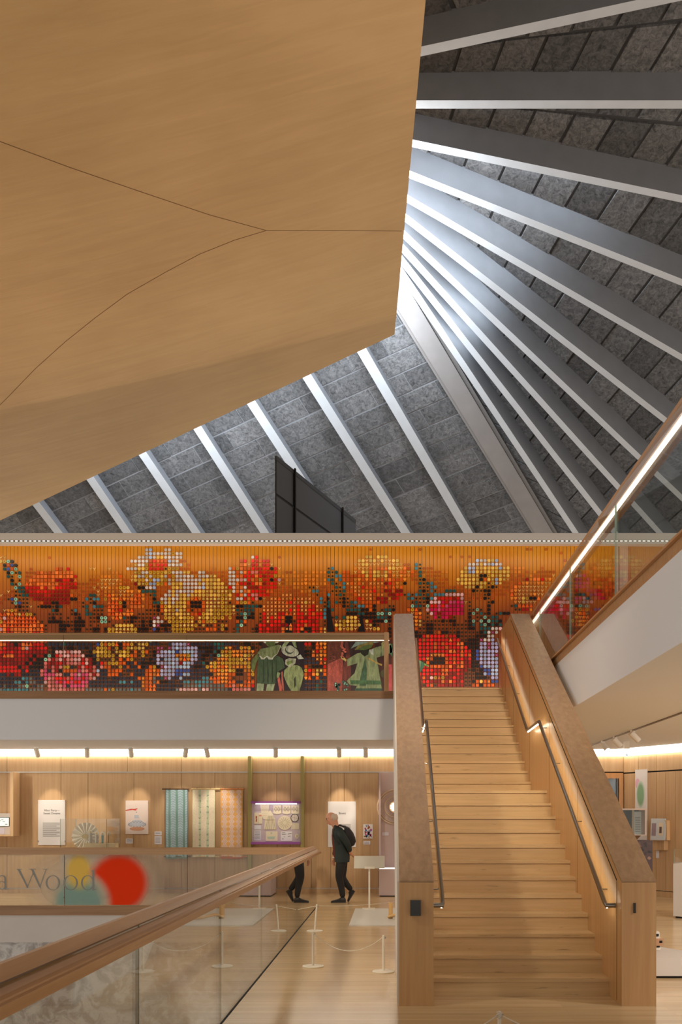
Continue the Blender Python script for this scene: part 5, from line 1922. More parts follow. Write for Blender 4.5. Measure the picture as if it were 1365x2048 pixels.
# ---------------------------------------------------------------- track lights
def track_head(px_, py_, d, tgt, label, energy, lit=False, group='track lights', spot=34, tilt=None):
    x, z = X(px_, d), 3.1
    t = thing('track_light', label, 'lamp', (x, d, 3.1), group)
    MB().box(x - 0.03, x + 0.03, d - 0.045, d + 0.045, 3.06, 3.1).build('adapter', M['track'], t)
    MB().box(x - 0.012, x + 0.012, d - 0.02, d + 0.02, 3.0, 3.06).build('arm', M['track'], t)
    c = Vector((x + 0.03, d - 0.02, 2.985))
    v = (Vector(tgt) - c).normalized()
    if tilt:
        v = Vector(tilt).normalized()
    b = MB().tube([c - v * 0.10, c - v * 0.095, c + v * 0.095, c + v * 0.10], [0.04, 0.05, 0.05, 0.047], 14).build('barrel', M['track'], t, smooth=True)
    MB().tube([c + v * 0.098, c + v * 0.1025], [0.042, 0.042], 14).build('lens', M['lens'] if lit else M['dark'], b)
    adopt(t)
    if energy:
        light('track_lamp', 'SPOT', c + v * 0.13, tgt, energy, (1.0, 0.86, 0.68), 0.03, spot=spot, blend=0.7)


lb = ['track light over the oak frame at the left end of the wall', 'track light over the vitrine end', 'track light over the cake poster', 'track light over the teal textile', 'track light over the orange textile', 'track light over the purple case',
      'track light over the text panel behind the man', 'track light over the small abstract print']
tg = [(104, 1612), (176, 1655), (274, 1612), (355, 1625), (440, 1625), (552, 1640), (684, 1612), (736, 1650)]
en = [56, 70, 56, 62, 62, 46, 80, 40]
for k, px_ in enumerate((72, 172, 260, 369, 412, 549, 676, 729)):
    track_head(px_, 1500, 18.3, P(tg[k][0], tg[k][1], DW), lb[k], en[k], spot=30 if k in (0, 2, 6) else 42)
tr = thing('lighting_track', 'thin dark lighting track across the ceiling beyond the stair', 'track', (4.03, 14, 3.1))
MB().box(4.01, 4.05, 8.6, 18.85, 3.085, 3.101).build('rail', plain('track_rail', S(120, 104, 90), 0.5), tr)
adopt(tr)
for k, (d, til, lab) in enumerate(((18.0, (0.4, -0.5, -0.7), 'track light half hidden by the stair cap'), (16.8, (0.3, -0.6, -0.65), 'track light with a lit lens beyond the stair'), (15.9, (0.75, 0.1, -0.7), 'track light between the lit one and the largest one beyond the stair'), (14.75, (0.75, 0.1, -0.7), 'largest and nearest of the track lights beyond the stair'))):
    x = 4.03
    px_ = CX + x * F / d
    track_head(px_, 1480, d, (6.2, d + 1.2, 1.4), lab, 60 if k in (2, 3) else 0, lit=(k == 1), group='track lights beyond the stair', tilt=til, spot=50)

# exit sign
es = thing('exit_sign', 'small lit white sign with a green figure hanging near the angled wall', 'sign', (X(1254, 17), 17.0, 2.85))
MB().box(X(1249, 17), X(1259, 17), 16.97, 17.03, Z(1512, 17), Z(1498, 17)).build('light_box', emit('sign_white', (0.9, 1.0, 0.95, 1), 2.2), es)
MB().box(X(1248.6, 17), X(1259.4, 17), 16.965, 17.035, Z(1498, 17), 3.101).build('mount', M['enamel'], es)
m = MB()
rect(m, 1252, 1253, 1507, 1511.5, 16.966, 16.969, 17)
rect(m, 1254.4, 1255.4, 1506, 1511.5, 16.966, 16.969, 17)
rect(m, 1252, 1255.4, 1509.8, 1511, 16.966, 16.969, 17)
m.build('pictogram', plain('sign_green', S(30, 140, 100), 0.5), es)
adopt(es)

# ---------------------------------------------------------------- things beyond the stair


def on_wr(px_):
    k = (px_ - CX) / F
    return (k * WR0.y - WR0.x) / (wt.x - k * wt.y)


def wz(py_, s):
    return Z(py_, WR0.y + wt.y * s)


s0, s1 = on_wr(1272.5), on_wr(1296)
t = thing('banner', 'tall white banner with a soft green oval on the angled wall', 'banner', tuple(wr((s0 + s1) / 2, 0.02, wz(1720, 0.5))))
wrbox(MB(), s0, s1, 0.0, 0.02, wz(1720, 0.5), wz(1539, 0.5)).build('sheet', M['paper'], t)


def wrell(cx_, cy_, rx, ry, o, n=28):
    ps = []
    for k in range(n):
        a = 2 * math.pi * k / n
        s = on_wr(cx_ + rx * math.cos(a))
        s = min(max(s, s0 + 0.005), s1 - 0.005)
        ps.append(wr(s, o, wz(cy_ + ry * math.sin(a), 0.5)))
    return ps


m = MB()
m.prism(wrell(1277.5, 1567, 4.6, 10, 0.019), wn * 0.003)
m.build('pink_spot', plain('soft_pink', S(222, 176, 198), 0.7), t)
for k, (f, c) in enumerate([(1.14 - 0.045 * q, tuple(226 + (t_ - 226) * (q + 1) / 9 for t_ in (132, 170, 134))) for q in range(9)]):
    m = MB().prism(wrell(1283.6, 1589, 7.4 * f, 24.5 * f, 0.0205 + 0.0006 * k), wn * 0.002)
    m.build('green_oval', plain('soft_green_%d' % k, S(*c), 0.7), t)
adopt(t)

cb_ = thing('wall_cabinet', 'glass fronted wall cabinet with a pale frame below the green banner', 'cabinet', (4.9, 18.1, 1.29))
d = 17.9
x0, x1, z0, z1 = X(1240, d), X(1294, d), Z(1671, d), Z(1617, d)
m = MB()
m.box(x0, x1, d, 18.45, z1 - 0.03, z1)
m.box(x0, x1, d, 18.45, z0, z0 + 0.02)
m.box(x1 - 0.03, x1, d + 0.01, 18.45, z0 + 0.02, z1 - 0.03)
m.build('casing', plain('pale_case', S(210, 190, 176), 0.6), cb_)
MB().box(x0, x1 - 0.03, 18.35, 18.45, z0 + 0.02, z1 - 0.03).build('back', plain('dark_green_back', S(58, 62, 56), 0.5), cb_)
pane(MB(), (x0, d + 0.012), (x1 - 0.035, d + 0.012), z0 + 0.02, z1 - 0.03, 0.01).build('glass_pane', [M['glass'], M['edge']], cb_)
MB().box(X(1266, d), X(1270, d), d + 0.03, d + 0.06, z0 + 0.02, z1 - 0.03).build('divider', plain('brass_bar', S(150, 122, 84), 0.4), cb_)
rect(MB(), 1272, 1286, 1623, 1669, d + 0.1, d + 0.11, d).build('text_sheet', plain('grey_sheet', S(176, 174, 172), 0.7), cb_)
m = MB()
for k in range(9):
    rect(m, 1274, 1284.5, 1634 + k * 3.6, 1634.9 + k * 3.6, d + 0.098, d + 0.1, d)
m.build('text_lines', M['ink'], cb_, kind='stuff')
m = MB()
m.prism([(x1 - 0.3, 18.0, z0), (x1 - 0.3, 18.45, z0), (x1 - 0.3, 18.45, z0 - 0.14)], (0.22, 0, 0))
m.build('bracket', pale_oak, cb_)
MB().box(x1 - 0.35, x1 - 0.15, 18.45, 19.42, z0 + 0.1, z0 + 0.25).build('wall_arm', pale_oak, cb_)
adopt(cb_)

t = thing('collage_board', 'dark brown photo collage board below the wall cabinet', 'picture', (5.0, 17.6, 0))
d = 17.6
x0, x1 = X(1262, d), X(1306, d)
MB().box(x0, x1, d, d + 0.5, 0.0, Z(1681, d)).build('plinth', plain('plum_block', S(84, 66, 70), 0.6), t)
rect(MB(), 1262, 1305.5, 1681.5, 1746, d - 0.006, d, d).build('print_sheet', plain('plum_print', S(80, 58, 58), 0.5), t)
r2 = random.Random(5)
for k in range(46):
    cx_, cy_ = r2.uniform(1266, 1302), r2.uniform(1685, 1742)
    c = r2.choice([S(120, 86, 74), S(58, 44, 46), S(150, 116, 100), S(40, 34, 38), S(104, 78, 72), S(196, 180, 168) if k % 9 == 0 else S(90, 66, 60)])
    m = MB()
    flat(m, [(min(1305, max(1262.5, cx_ + r2.uniform(2, 5.5) * math.cos(a))), min(1745, max(1682, cy_ + r2.uniform(2, 5) * math.sin(a)))) for a in (0.3, 1.5, 2.7, 3.9, 5.2)], d - 0.0062 - 0.0002 * k, d, 0.0006)
    m.build('printed_shape', plain('print_patch', c, 0.5), t)
adopt(t)

s0b, s1b = on_wr(1309), on_wr(1340)
t = thing('tilted_board', 'pale grey display board with two small prints leaning out from the angled wall', 'board', tuple(wr((s0b + s1b) / 2, 0.1, 1.1)))
zb0, zb1 = wz(1680, 1.05), wz(1637, 1.05)
m = MB()
m.hexa([wr(s0b + 0.06, 0.16, zb0), wr(s1b + 0.03, 0.16, zb0), wr(s1b + 0.03, 0.18, zb0), wr(s0b + 0.06, 0.18, zb0)], [wr(s0b, 0.07, zb1), wr(s1b - 0.03, 0.07, zb1), wr(s1b - 0.03, 0.09, zb1), wr(s0b, 0.09, zb1)])
m.build('panel', plain('pale_blue_grey', S(198, 204, 208), 0.6), t)


def tb(u, v, o):
    a = wr(s0b + 0.06, 0.18 + o, zb0).lerp(wr(s1b + 0.03, 0.18 + o, zb0), u)
    b = wr(s0b, 0.09 + o, zb1).lerp(wr(s1b - 0.03, 0.09 + o, zb1), u)
    return a.lerp(b, v)


for (u0, u1, v0, v1), c in (((0.08, 0.38, 0.2, 0.78), S(150, 130, 140)), ((0.55, 0.86, 0.22, 0.8), S(222, 206, 180)), ((0.62, 0.78, 0.32, 0.62), S(96, 78, 70))):
    o = 0.006 if c == S(96, 78, 70) else 0.003
    MB().hexa([tb(u0, v0, 0), tb(u1, v0, 0), tb(u1, v1, 0), tb(u0, v1, 0)], [tb(u0, v0, o), tb(u1, v0, o), tb(u1, v1, o), tb(u0, v1, o)]).build('small_print', plain('small_print', c, 0.6), t)
wrbox(MB(), on_wr(1313), on_wr(1337), 0.0, 0.12, wz(1700, 1.05), wz(1681, 1.05)).build('bracket_box', M['panel'], t)
wrbox(MB(), on_wr(1336), on_wr(1341), 0.0, 0.10, zb0, zb1 - 0.04).build('end_board', pale_oak, t)
adopt(t)
t = thing('caption_card', 'small white caption card below the leaning board', 'label', tuple(wr(on_wr(1316), 0, wz(1716, 0.95))))
wrbox(MB(), on_wr(1313.5), on_wr(1319), 0.0, 0.006, wz(1716, 0.95), wz(1700.5, 0.95)).build('card', M['label'], t)
adopt(t)

pl = thing('plinth', 'tall white plinth with a clear cover at the right edge', 'plinth', (4.95, 14.5, 0))
pa0 = Vector((4.66, 14.62, 0))
pe1 = Vector((0.80, -0.60, 0)).normalized()
pe2 = Vector((0.60, 0.80, 0)).normalized()


def pq(a, b, z):
    q = pa0 + pe1 * a + pe2 * b
    return Vector((q.x, q.y, z))


def pbox(a0_, a1_, b0_, b1_, z0_, z1_):
    return MB().hexa([pq(a0_, b0_, z0_), pq(a1_, b0_, z0_), pq(a1_, b1_, z0_), pq(a0_, b1_, z0_)], [pq(a0_, b0_, z1_), pq(a1_, b0_, z1_), pq(a1_, b1_, z1_), pq(a0_, b1_, z1_)])


pbox(0, 0.6, 0, 0.6, 0.03, 0.895).build('body', M['white'], pl)
pbox(0.03, 0.57, 0.03, 0.57, 0, 0.03).build('foot', M['dark'], pl)
for a, b in (((0.01, 0.01), (0.59, 0.01)), ((0.59, 0.01), (0.59, 0.59)), ((0.59, 0.59), (0.01, 0.59)), ((0.01, 0.59), (0.01, 0.01))):
    q0, q1 = pq(*a, 0), pq(*b, 0)
    pane(MB(), (q0.x, q0.y), (q1.x, q1.y), 0.896, 1.13, 0.008).build('glass_pane', [M['acrylic'], M['edge_l']], pl)
adopt(pl)

lp = thing('low_plinth', 'low white plinth beside the stair with a small model on it', 'plinth', (3.1, 9.6, 0))
m = plan([(2.55, 9.12), (3.7, 9.12), (3.15, 9.62), (2.6, 10.6)], 0.025, 0.215)
m.build('body', M['white'], lp)
plan([(2.6, 9.15), (3.6, 9.15), (3.1, 9.6), (2.65, 10.5)], 0.0, 0.025).build('foot', M['dark'], lp)
adopt(lp)
md = thing('scale_model', 'small stacked model of white and copper boxes on the low plinth', 'model', (2.85, 9.7, 0.215))
mw = M['enamel']
d = 9.7
for a, b, c, e, mt in ((1296, 1320, 1884, 1899, mw), (1296, 1324.5, 1876, 1890, plain('copper_box', S(186, 140, 104), 0.4)), (1296, 1318, 1863, 1877, mw)):
    x0, x1 = X(a, d), X(b, d)
    q = MB().box(x0, x1, d - 0.06 + (0.02 if mt is mw else 0), d + 0.06, max(0.215, Z(e, d)), Z(c, d)).build('model_box', mt, md)
    MB().box(x1 - 0.045, x1 - 0.012, d - 0.062 + (0.02 if mt is mw else 0), d - 0.05, Z(e, d) + 0.03, Z(c, d) - 0.02).build('opening', M['dark'], q)
adopt(md)

# ---------------------------------------------------------------- walkway: mat, sign, stanchions
mt_ = thing('floor_board', 'low pale grey display board lying on the floor behind the stair', 'board', (-0.2, 14.7, 0))
MB().box(-0.62, 0.9, 13.53, 16.0, 0.0, 0.018).build('board', plain('pale_grey_board_top', S(206, 204, 198), 0.5), mt_)
adopt(mt_)
ss = thing('sign_stand', 'slim white stand holding a tilted grey sign beside the stair post', 'sign stand', (-0.37, 15.96, 0.018))
d = 15.9
MB().box(X(725, d), X(751, d), 15.78, 15.98, 0.018, 0.03).build('base_plate', M['enamel'], ss)
MB().box(X(737.3, d), X(740.7, d), 15.93, 15.96, 0.03, 0.79).build('pole', M['enamel'], ss)
z0, z1 = Z(1736.5, d), Z(1712.5, d)
m = MB()
m.hexa([(X(708.5, d), 15.86, z0), (X(770, d), 15.86, z0), (X(770, d), 15.875, z0), (X(708.5, d), 15.875, z0)], [(X(708.5, d), 16.02, z1), (X(770, d), 16.02, z1), (X(770, d), 16.035, z1), (X(708.5, d), 16.035, z1)])
m.build('sign_panel', plain('sign_grey', S(196, 190, 176), 0.6), ss)
MB().box(X(730, d), X(750, d), 15.86, 15.95, 0.735, 0.775).build('clamp', M['enamel'], ss)
adopt(ss)
wo = thing('wooden_exhibit', 'small curved wooden exhibit on the pale floor board', 'exhibit', (0.02, 14.4, 0.018))
oakx = wood('pale_exhibit_oak', S(206, 160, 100), S(224, 184, 126), 'Z', 0.4)
MB().box(-0.02, 0.05, 14.36, 14.46, 0.018, 0.27).build('block', oakx, wo)
MB().tube([(-0.03, 14.35, 0.05), (0.1, 14.3, 0.09), (0.3, 14.2, 0.05), (0.48, 14.15, 0.04)], 0.022, 8).build('curved_bar', oakx, wo, smooth=True)
MB().box(0.05, 0.12, 14.32, 14.42, 0.018, 0.06).build('foot_block', M['enamel'], wo)
adopt(wo)

pole = [(626.5, 1933.5, 0.39, 0), (767.5, 1944.0, 0.39, 0), (630.0, 1862.5, 0.39, 0.03)]
slab = ['white rope stanchion nearest the glass in the middle of the walkway', 'white rope stanchion beside the stair post', 'leaning white rope stanchion furthest along the walkway']
tops = []


def stanchion(x, y_, lean, label):
    t = thing('stanchion', label, 'stanchion', (x, y_, 0), 'white rope stanchions')
    MB().lathe((x, y_, 0), [(0.116, 0), (0.118, 0.004), (0.118, 0.010), (0.112, 0.014), (0.016, 0.016)], 28).build('base', M['enamel'], t, smooth=True)
    MB().tube([(x, y_, 0.012), (x + lean, y_, 0.385)], 0.0125, 10).build('pole', M['enamel'], t, smooth=True)
    MB().lathe((x + lean, y_, 0.383), [(0.0135, 0), (0.0135, 0.006), (0.008, 0.010)], 10).build('cap', M['enamel'], t, smooth=True)
    MB().tube([(x + lean, y_, 0.36), (x + lean + 0.022, y_ - 0.004, 0.362), (x + lean + 0.024, y_ - 0.004, 0.376)], 0.004, 6).build('hook', M['steel'], t)
    adopt(t)
    return Vector((x + lean, y_, 0.366))


for (a, b, h, le), lab in zip(pole, slab):
    d = H * F / (b - CY)
    tops.append(stanchion(X(a, d), d, le, lab))
n1 = stanchion(0.713, 5.78, 0.0, 'white rope stanchion top in front of the stair at the bottom edge')
n0 = stanchion(-0.25, 4.85, 0.0, 'white rope stanchion left of the one in front of the stair, below the frame')
n2 = stanchion(1.75, 4.85, 0.0, 'white rope stanchion right of the one in front of the stair, below the frame')
rope_m = plain('white_rope', S(214, 204, 188), 0.8)


def rope(a, b, sag, label):
    pts = []
    for k in range(21):
        u = k / 20
        p = a.lerp(b, u)
        p.z -= sag * 4 * u * (1 - u)
        pts.append(p)
    o = MB().tube(pts, 0.0042, 6).build('rope', rope_m, smooth=True)
    tag(o, label, 'rope', 'barrier ropes')


rope(tops[0] + Vector((0.013, 0, 0)), tops[1] - Vector((0.013, 0, 0)), 0.165, 'thin sagging rope between the two nearest stanchions on the walkway')
rope(tops[2] + Vector((0.013, 0, 0)), Vector((-0.005, 15.2, 0.20)), 0.02, 'thin rope from the leaning stanchion towards the sign stand')
rope(tops[2] - Vector((0.013, 0, 0)), Vector((XE + 0.02, 12.95, 0.31)), 0.0, 'short rope from the leaning stanchion to the glass')
rope(n1 - Vector((0.013, 0, 0)), n0 + Vector((0.013, 0, 0)), 0.10, 'rope falling left from the stanchion in front of the stair')
rope(n1 + Vector((0.013, 0, 0)), n2 - Vector((0.013, 0, 0)), 0.10, 'rope falling right from the stanchion in front of the stair')
wr_ = MB()
q = [n1 + Vector((0.016 * math.cos(k * 0.7), 0.016 * math.sin(k * 0.7), -0.03 + 0.0016 * k)) for k in range(34)]
o = wr_.tube(q, 0.0042, 5).build('rope', rope_m, smooth=True)
tag(o, 'rope coiled round the stanchion top in front of the stair', 'rope', 'barrier ropes')

# ================================================================ THE WALKING MAN
YP = 17.3
pr = thing('person', 'stooping grey haired person in dark jacket walking with hands behind back', 'person', (-0.95, YP, 0))
M['skin'] = plain('skin', S(206, 146, 116), 0.55)
M['trouser'] = plain('black_trouser', S(26, 21, 20), 0.8)
M['jacket'] = plain('dark_green_jacket', S(30, 40, 38), 0.75, var=0.25, vscale=6)
M['shirt'] = plain('rust_shirt', S(112, 40, 24), 0.8)
M['shoe'] = plain('black_shoe', S(22, 16, 15), 0.5)
M['sole'] = plain('shoe_sole', S(110, 92, 74), 0.7)
M['hair'] = plain('grey_hair', S(196, 176, 160), 0.85)
M['pack'] = plain('black_backpack', S(24, 17, 19), 0.7)


def skinned(name, nodes, edges, root, mats, parent, sub=2, pick=None):
    """nodes: name -> (x, y offset, z, radius); one continuous surface grown along the edges"""
    keys = list(nodes)
    me = bpy.data.meshes.new(name)
    me.from_pydata([(nodes[k][0], YP + nodes[k][1], nodes[k][2]) for k in keys], [(keys.index(a), keys.index(b)) for a, b in edges], [])
    o = bpy.data.objects.new(name, me)
    COL.objects.link(o)
    md_ = o.modifiers.new('skin', 'SKIN')
    md_.use_smooth_shade = True
    lay = me.skin_vertices[0].data if me.skin_vertices else None
    if lay is None:
        bm = bmesh.new()
        bm.from_mesh(me)
        bm.verts.layers.skin.verify()
        bm.to_mesh(me)
        bm.free()
        lay = me.skin_vertices[0].data
    for i, k in enumerate(keys):
        r = nodes[k][3]
        lay[i].radius = r if isinstance(r, tuple) else (r, r)
        lay[i].use_root = (k == root)
    s = o.modifiers.new('sub', 'SUBSURF')
    s.levels = s.render_levels = sub
    dg = bpy.context.evaluated_depsgraph_get()
    dg.update()
    new = bpy.data.meshes.new_from_object(o.evaluated_get(dg))
    o.modifiers.clear()
    o.data = new
    new.materials.clear()
    for m_ in mats:
        new.materials.append(m_)
    for p in new.polygons:
        p.use_smooth = True
        p.material_index = pick(p.center) if pick else 0
    o.parent = parent
    return o


N = {
    'pelvis': (-0.925, 0, 0.90, 0.125), 'waist': (-0.935, 0, 1.06, 0.12), 'chest': (-0.965, 0, 1.26, 0.135), 'upper': (-1.0, 0, 1.385, 0.085), 'neck': (-1.05, 0, 1.485, 0.055),
    'skull': (-1.10, 0, 1.565, 0.085), 'head': (-1.13, 0, 1.635, 0.128), 'top': (-1.13, 0, 1.685, 0.116), 'crown': (-1.125, 0, 1.722, 0.085), 'tip': (-1.12, 0, 1.748, 0.035), 'jaw': (-1.17, 0, 1.55, 0.062), 'chin': (-1.195, 0, 1.515, 0.036),
    'hipa': (-0.935, -0.09, 0.83, 0.105), 'thigha': (-0.955, -0.10, 0.68, 0.104), 'kneea': (-0.98, -0.095, 0.49, 0.08), 'calfa': (-0.935, -0.09, 0.30, 0.07), 'anka': (-0.905, -0.09, 0.09, 0.052),
    'hipb': (-0.915, 0.09, 0.83, 0.105), 'thighb': (-0.925, 0.10, 0.66, 0.10), 'kneeb': (-0.93, 0.095, 0.475, 0.078), 'calfb': (-0.845, 0.09, 0.35, 0.068), 'ankb': (-0.745, 0.09, 0.225, 0.052),
    'sha': (-0.975, -0.17, 1.375, 0.05), 'elba': (-0.815, -0.23, 1.16, 0.046), 'wrista': (-0.77, -0.10, 0.985, 0.03), 'palma': (-0.755, -0.055, 0.945, 0.034), 'knuca': (-0.735, -0.02, 0.92, 0.03),
    'shb': (-0.99, 0.17, 1.375, 0.05), 'elbb': (-1.04, 0.22, 1.13, 0.046), 'wristb': (-1.095, 0.20, 0.87, 0.03), 'palmb': (-1.105, 0.195, 0.82, 0.032), 'knucb': (-1.11, 0.19, 0.785, 0.028),
}
E = [('pelvis', 'waist'), ('waist', 'chest'), ('chest', 'upper'), ('upper', 'neck'), ('neck', 'skull'), ('skull', 'head'), ('head', 'top'), ('top', 'crown'), ('crown', 'tip'), ('skull', 'jaw'), ('jaw', 'chin'),
     ('pelvis', 'hipa'), ('hipa', 'thigha'), ('thigha', 'kneea'), ('kneea', 'calfa'), ('calfa', 'anka'), ('pelvis', 'hipb'), ('hipb', 'thighb'), ('thighb', 'kneeb'), ('kneeb', 'calfb'), ('calfb', 'ankb'),
     ('upper', 'sha'), ('sha', 'elba'), ('elba', 'wrista'), ('wrista', 'palma'), ('palma', 'knuca'), ('upper', 'shb'), ('shb', 'elbb'), ('elbb', 'wristb'), ('wristb', 'palmb'), ('palmb', 'knucb')]


def pick(c):
    near = (c - Vector((-0.755, YP - 0.06, 0.95))).length < 0.11
    far = c.x < -1.03 and c.y > YP + 0.1 and c.z < 1.0
    return 0 if (near or far or (c.z > 1.42 and abs(c.y - YP) < 0.115)) else 1


body = skinned('body', N, E, 'pelvis', [M['skin'], M['trouser']], pr, 2, pick)


def fingers(base, dirv, side, curl, parent, thumbdir):
    for k, (o_, l) in enumerate(((-0.026, 0.066), (-0.009, 0.074), (0.009, 0.07), (0.026, 0.055))):
        b = Vector(base) + Vector(side) * o_
        d_ = Vector(dirv)
        m = MB()
        p1 = b + d_ * l * 0.45
        p2 = p1 + (d_ + Vector(curl) * 0.7).normalized() * l * 0.35
        p3 = p2 + (d_ + Vector(curl) * 1.5).normalized() * l * 0.25
        m.tube([b - d_ * 0.02, p1, p2, p3], [0.0095, 0.009, 0.008, 0.006], 7)
        m.build('finger', M['skin'], parent, smooth=True)
    b = Vector(base) - Vector(dirv) * 0.05 + Vector(side) * -0.028
    td = Vector(thumbdir)
    MB().tube([b, b + td * 0.03, b + (td + Vector(dirv)).normalized() * 0.058], [0.011, 0.010, 0.007], 7).build('thumb', M['skin'], parent, smooth=True)


fingers((-0.728, YP - 0.01, 0.915), Vector((0.55, 0.45, -0.7)).normalized(), Vector((0.4, -0.9, -0.1)).normalized(), (-0.2, 0.5, 0.3), body, Vector((0.7, -0.4, 0.2)).normalized())
fingers((-1.112, YP + 0.19, 0.77), Vector((-0.08, 0, -1)).normalized(), Vector((-0.95, 0.1, 0.1)).normalized(), (0.5, 0.0, 0.2), body, Vector((-0.7, -0.5, -0.5)).normalized())

# head details
MB().prism([(-1.222, YP - 0.012, 1.63), (-1.25, YP - 0.010, 1.585), (-1.212, YP - 0.016, 1.572)], (0, 0.024, 0)).build('nose', M['skin'], body)
MB().tube([(-1.118, YP - 0.092, 1.655), (-1.108, YP - 0.104, 1.635), (-1.115, YP - 0.102, 1.605), (-1.125, YP - 0.09, 1.59)], [0.012, 0.014, 0.012, 0.008], 8).build('ear', M['skin'], body, smooth=True)
MB().tube([(-1.118, YP + 0.092, 1.655), (-1.108, YP + 0.104, 1.635), (-1.115, YP + 0.102, 1.605), (-1.125, YP + 0.09, 1.59)], [0.012, 0.014, 0.012, 0.008], 8).build('ear', M['skin'], body, smooth=True)
for s in (-1, 1):
    MB().lathe((-1.212, YP + s * 0.034, 1.622), [(0.004, -0.008), (0.010, 0), (0.004, 0.008)], 8).build('eye', M['shoe'], body, smooth=True)
MB().tube([(-1.213, YP - 0.022, 1.536), (-1.222, YP, 1.536), (-1.213, YP + 0.022, 1.536)], 0.005, 6).build('mouth', plain('lips', S(160, 84, 74), 0.6), body)
gl_ = MB()
for s in (-1, 1):
    q = [(-1.228, YP + s * 0.035 + 0.026 * math.cos(k * math.pi / 6), 1.622 + 0.019 * math.sin(k * math.pi / 6)) for k in range(13)]
    gl_.tube(q, 0.0035, 5)
    gl_.tube([(-1.226, YP + s * 0.06, 1.63), (-1.18, YP + s * 0.098, 1.638), (-1.115, YP + s * 0.104, 1.645)], 0.0045, 5)
gl_.tube([(-1.232, YP - 0.01, 1.628), (-1.232, YP + 0.01, 1.628)], 0.0035, 5)
gl_.build('glasses', M['shoe'], pr)
# short hair: a close cap over the back and sides of the skull
m = MB()
nu, nv = 14, 8
vs = []
for j in range(nv + 1):
    for i in range(nu + 1):
        th = -0.5 * math.pi + math.pi * i / nu
        ph = math.radians(-42 + 84 * j / nv)
        r = 1.0
        vs.append((-1.126 + 0.122 * r * math.cos(th) * math.cos(ph), YP + 0.116 * math.sin(th) * math.cos(ph), 1.645 + 0.112 * math.sin(ph)))
fs = [(j * (nu + 1) + i, j * (nu + 1) + i + 1, (j + 1) * (nu + 1) + i + 1, (j + 1) * (nu + 1) + i) for j in range(nv) for i in range(nu)]
hi = [(x * 0.94 + (-1.118) * 0.06, y_ * 0.94 + YP * 0.06, z * 0.94 + 1.645 * 0.06) for x, y_, z in vs]
Kn = len(vs)
fs2 = [tuple(Kn + t for t in reversed(f)) for f in fs]
m.add(vs + hi, fs + fs2)
m.build('hair', M['hair'], pr, smooth=True)

# jacket: a body swept through level rings, with a sleeve on each side
JR = [(0.785, -0.925, 0.140, 0.200), (0.86, -0.925, 0.146, 0.205), (0.96, -0.927, 0.146, 0.200), (1.06, -0.935, 0.142, 0.190), (1.16, -0.945, 0.146, 0.195), (1.26, -0.958, 0.148, 0.205), (1.34, -0.972, 0.138, 0.212), (1.40, -0.988, 0.118, 0.195), (1.44, -1.005, 0.098, 0.150), (1.475, -1.03, 0.074, 0.095), (1.50, -1.045, 0.064, 0.072)]
m = MB()
n = 24
vs, fs = [], []
for z, cx_, rx, ry in JR:
    for k in range(n):
        a = 2 * math.pi * k / n
        fold = 1 + 0.025 * math.sin(5 * a + 9 * z) * (1.3 - z if z < 1.3 else 0)
        vs.append((cx_ + rx * fold * math.cos(a), YP + ry * fold * math.sin(a), z - (0.03 * math.cos(a) if z > 1.42 else 0)))
for r in range(len(JR) - 1):
    for k in range(n):
        fs.append((r * n + k, r * n + (k + 1) % n, (r + 1) * n + (k + 1) % n, (r + 1) * n + k))
fs.append(tuple(reversed(range(n))))
fs.append(tuple((len(JR) - 1) * n + k for k in range(n)))
m.add(vs, fs)
jk = m.build('jacket', M['jacket'], pr, smooth=True)
J = {'in': (-0.985, -0.10, 1.40, 0.085), 'sha': (-0.965, -0.185, 1.375, 0.088), 'upa': (-0.89, -0.225, 1.27, 0.076), 'elba': (-0.81, -0.235, 1.155, 0.068), 'fora': (-0.785, -0.17, 1.06, 0.058), 'wrista': (-0.765, -0.11, 0.985, 0.05)}
skinned('sleeve', J, [('in', 'sha'), ('sha', 'upa'), ('upa', 'elba'), ('elba', 'fora'), ('fora', 'wrista')], 'sha', [M['jacket']], jk)
J = {'in': (-0.995, 0.10, 1.40, 0.085), 'shb': (-0.985, 0.185, 1.375, 0.088), 'upb': (-1.015, 0.215, 1.27, 0.074), 'elbb': (-1.045, 0.225, 1.13, 0.064), 'wristb': (-1.09, 0.205, 0.885, 0.05)}
skinned('sleeve', J, [('in', 'shb'), ('shb', 'upb'), ('upb', 'elbb'), ('elbb', 'wristb')], 'shb', [M['jacket']], jk)
SH = {'a': (-1.045, 0, 0.86, 0.055), 'b': (-1.05, 0, 1.05, 0.062), 'c': (-1.075, 0, 1.24, 0.062), 'd': (-1.075, 0, 1.40, 0.05), 'e': (-1.065, 0, 1.47, 0.05)}
skinned('shirt', SH, [('a', 'b'), ('b', 'c'), ('c', 'd'), ('d', 'e')], 'c', [M['shirt']], pr)
MB().tube([(-1.088, YP + 0.205, 0.872), (-1.092, YP + 0.203, 0.852)], [0.042, 0.04], 12).build('cuff', M['paper'], pr, smooth=True)


